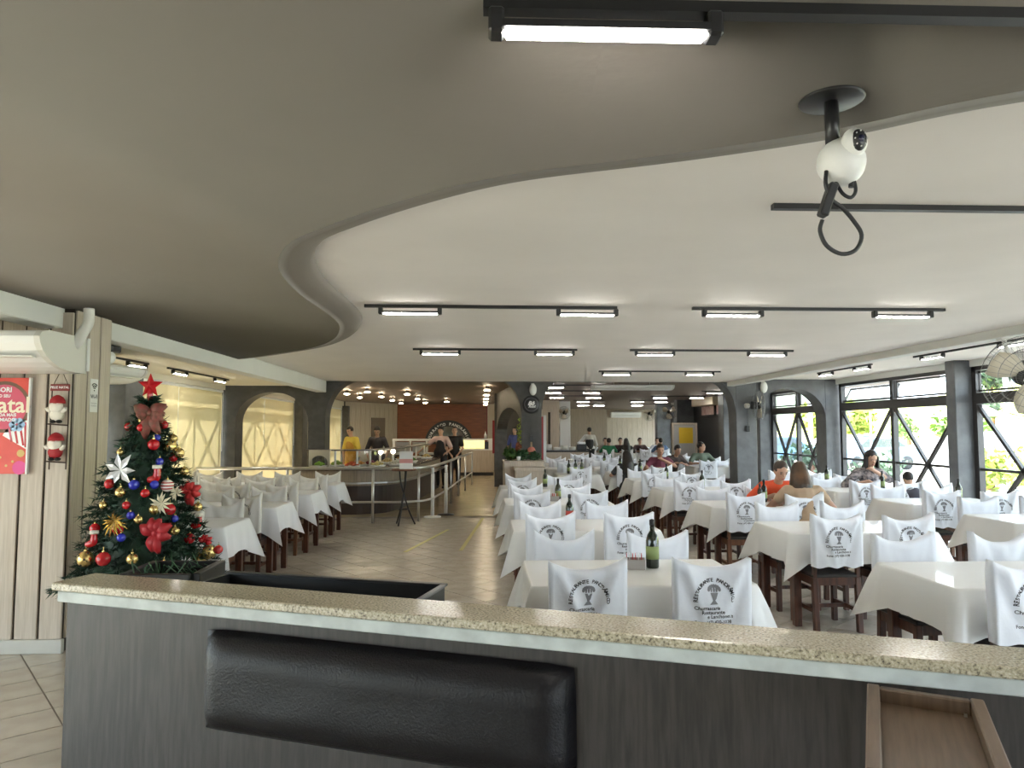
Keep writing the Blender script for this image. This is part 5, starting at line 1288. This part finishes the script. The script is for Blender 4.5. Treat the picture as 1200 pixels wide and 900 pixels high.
person('cook in yellow shirt standing behind the buffet', (-3.35, 18.6, 0), FC - .6, 'stand', shirt=(.62, .48, .08), sleeve=.8, lean=.1, nod=.4, apron=(.45, .25, .04), vox=.026)
person('cook in dark shirt standing beside the one in yellow', (-2.75, 18.9, 0), FC, 'stand', shirt=(.03, .025, .03), sleeve=.8, lean=.15, nod=.6, vox=.026)
person('staff member in blue shirt seen through the inner arch', (1.15, 24.6, 0), FC - .5, 'stand', shirt=(.06, .08, .25), lean=.05, vox=.03)

# ------------------------------------------------------------------ outside
M_ASPH = mat('pale_paving', (.50, .49, .46), .8, noise_amt=.15, noise_scale=.8)
M_LAWN = mat('yellow_green_lawn', (.34, .38, .10), .9, noise_amt=.3, noise_scale=.4)  # yellow-green grass with random tone
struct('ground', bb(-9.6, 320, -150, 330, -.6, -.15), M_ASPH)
struct('ground_dark_unseen', bb(-260, -9.6, -150, 330, -.6, -.15), mat('unseen_dark_ground', (.07, .09, .04), .9, noise_amt=.3, noise_scale=.5))  # unseen dark ground added to cut the ambient light behind the blinds
lw = MB(); vs = []; nx, ny = 24, 24
for i in range(nx + 1):
    for j in range(ny + 1):
        x = 30 + i * 7; y = -10 + j * 9; d = max(0, (x - 34) / 120)
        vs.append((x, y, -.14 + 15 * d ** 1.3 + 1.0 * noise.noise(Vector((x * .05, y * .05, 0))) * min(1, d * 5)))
lw.add(vs, [(i * (ny + 1) + j, (i + 1) * (ny + 1) + j, (i + 1) * (ny + 1) + j + 1, i * (ny + 1) + j + 1) for i in range(nx) for j in range(ny)])
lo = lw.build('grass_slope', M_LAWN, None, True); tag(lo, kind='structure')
hl = MB(); vs = []
for i in range(31):
    for j in range(7):
        a = -.15 + i * .06; r = 210 + j * 16; z = (6 + 15 * math.sin(j / 6 * PI * .5)) * (.75 + .4 * noise.noise(Vector((i * .35, 1.7, 0)))) if j else -1
        vs.append((r * math.cos(a), r * math.sin(a), z))
hl.add(vs, [(i * 7 + j, (i + 1) * 7 + j, (i + 1) * 7 + j + 1, i * 7 + j + 1) for i in range(30) for j in range(6)])
ho = hl.build('wooded_hill', mat('hazy_forest', (.10, .14, .10), .9, noise_amt=.4, noise_scale=.2), None, True); tag(ho, kind='structure')
def tree(x, y, z, h, r, m, label, n=900, leaf=.35):
    t = thing('garden_tree', label, 'tree', (x, y, z), 0, 'trees outside'); mb = MB()
    for q in range(5): leaf_clump(mb, (R.uniform(-.5, .5) * r, R.uniform(-.5, .5) * r, h - r * .8 + R.uniform(-.4, .4) * r), (r * .7, r * .7, r * .6), n // 5, leaf, R)
    me = bpy.data.meshes.new('crown'); me.from_pydata(mb.v, [], mb.f); me.materials.append(m); o = link('crown', me, t); o['kind'] = 'stuff'
    MB().tube([(0, 0, -.2), (.05, 0, h * .4), (0, .05, h - r * .7)], [.16, .12, .07], 8).build('trunk', M_CHAIR2, t, True)
ML = [mat('tree_leaf_lime', (.22, .28, .04), .6), mat('tree_leaf_mid', (.10, .18, .04), .6), mat('tree_leaf_blue', (.08, .13, .08), .6)]
k = 0
for (x, y, h, r, q, lab) in ((23, 46, 3.6, 1.7, 0, 'lime-green round tree beyond the car park, first from the arch'), (30, 55, 4.2, 2.1, 0, 'lime-green broad tree beside the round lime one'), (37.5, 54, 4.0, 2.0, 1, 'mid-green broad tree beyond the car park'), (42, 48, 4.2, 2.0, 0, 'tall lime tree behind the lamp pillar'), (17.5, 48, 3.6, 1.7, 1, 'mid-green tree seen through the right-hand arch'),
                         (15, 20.5, 1.35, .95, 0, 'low lime shrub just outside the window row'), (17.5, 21.5, 1.1, .8, 0, 'smaller lime shrub beside the low one'), (25.5, 37.5 + 4, 2.6, .9, 1, 'small palm-like bush beside the car park'), (13.5, 24, 1.2, .9, 2, 'blue-green hedge bush outside the arch window'), (11.5, 24.5, 1.2, .9, 2, 'second blue-green hedge bush outside the arch window')):
    tree(x, y, -.15, h, r, ML[q], lab, 700 if h > 3 else 420, .32 if h > 3 else .14); k += 1
for (x, y, z, h, r, q, lab) in ((46, 62, .9, 7, 1.6, 2, 'slender dark tree on the lawn'), (43, 60, .6, 4.4, 1.5, 2, 'round dark tree on the lawn'), (60, 70, 2.6, 8, 3.5, 2, 'wide dark tree high on the lawn')):
    tree(x, y, z, h, r, ML[q], lab, 600, .5)
t = thing('thatched_parasol', 'round thatched parasol on a post on the lawn', 'parasol', (30, 42.5, -.1))
MB().tube([(0, 0, 0), (0, 0, 3.0)], .07, 8).build('post', M_CHAIR2, t); MB().lathe([(2.0, 2.55), (1.2, 3.05), (.2, 3.5), (.001, 3.55)], 18).build('roof', mat('grey_thatch', (.25, .24, .21), .9), t)
mo = MB().ell((0, 0, 0), (6.5, 5, 1.9), 28, 12).build('gravel_mound', mat('grey_gravel', (.28, .28, .29), .9, noise_amt=.3, noise_scale=2), None, True, loc=(28, 36, -.3)); tag(mo, 'low grey gravel mound outside beyond the window row', 'mound')
def car(x, y, rz, c, label):
    t = thing('car', label, 'car', (x, y, -.15), rz)
    prof = [(-2.1, .35), (-2.12, .75), (-1.9, .95), (-1.3, 1.0), (-.75, 1.42), (.75, 1.45), (1.45, 1.02), (2.05, .92), (2.12, .5), (2.05, .33)]
    MB().prism(prof, -.82, .82, 'y').build('body', mat('car_paint_%.2f' % c[0], c, .25, coat=.5), t)
    for s in (-1, 1): MB().prism([(-1.2, 1.0), (-.72, 1.36), (.7, 1.38), (1.3, 1.03)], s * .825 - .008, s * .825 + .008, 'y').build('side_window', mat('car_glass', (.08, .10, .12), .1), t)
    for wx in (-1.3, 1.3):
        for s in (-1, 1): MB().lathe([(.001, -.1), (.30, -.1), (.32, 0), (.30, .1), (.001, .1)], 18, Matrix.Translation((wx, s * .76, .32)) @ Matrix.Rotation(PI / 2, 4, 'X')).build('wheel', M_BLACKP, t, True)
    for s in (-1, 1): bx((2.09, s * .6, .72), (.06, .3, .14)).build('headlight', M_WHITEP, t)
    return t
car(17.5, 31.5, .2, (.25, .42, .62), 'light blue car parked beyond the window row'); car(19.5, 38, .15, (.75, .75, .75), 'white car parked behind the light blue one')
car(14.5, 35, .1, (.10, .22, .40), 'darker blue car seen through the right-hand arch'); car(27, 50.5, 0, (.45, .45, .46), 'silver car parked under the lime trees')
for k, (x, y) in enumerate(((20.6, 27), (13.2, 28))):
    t = thing('lamp_post', 'slim grey lamp post outside, %s' % ('beside the pillar window', 'seen through the arch')[k], 'lamp post', (x, y, -.15)); MB().tube([(0, 0, 0), (0, 0, 7)], .09, 8).build('pole', mat('grey_post', (.35, .37, .40), .5), t); bx((.4, 0, 7), (.9, .2, .1), .02).build('lamp', mat('grey_post'), t)
t = thing('fence_sign', 'green and yellow banner strip outside under the open sash', 'banner', (14.6, 27.0, 2.35), .5); bb(-1.6, -.4, -.02, .02, 0, .3).build('green_field', mat('banner_green', (.02, .45, .25), .5), t); bb(-.4, 1.0, -.02, .02, 0, .3).build('yellow_field', mat('banner_yellow'), t)
for x in (-1.5, .9): MB().tube([(x, .04, -2.5), (x, .04, .3)], .04, 6).build('pole', mat('grey_post'), t)

bpy.data.scenes.remove(TMP)
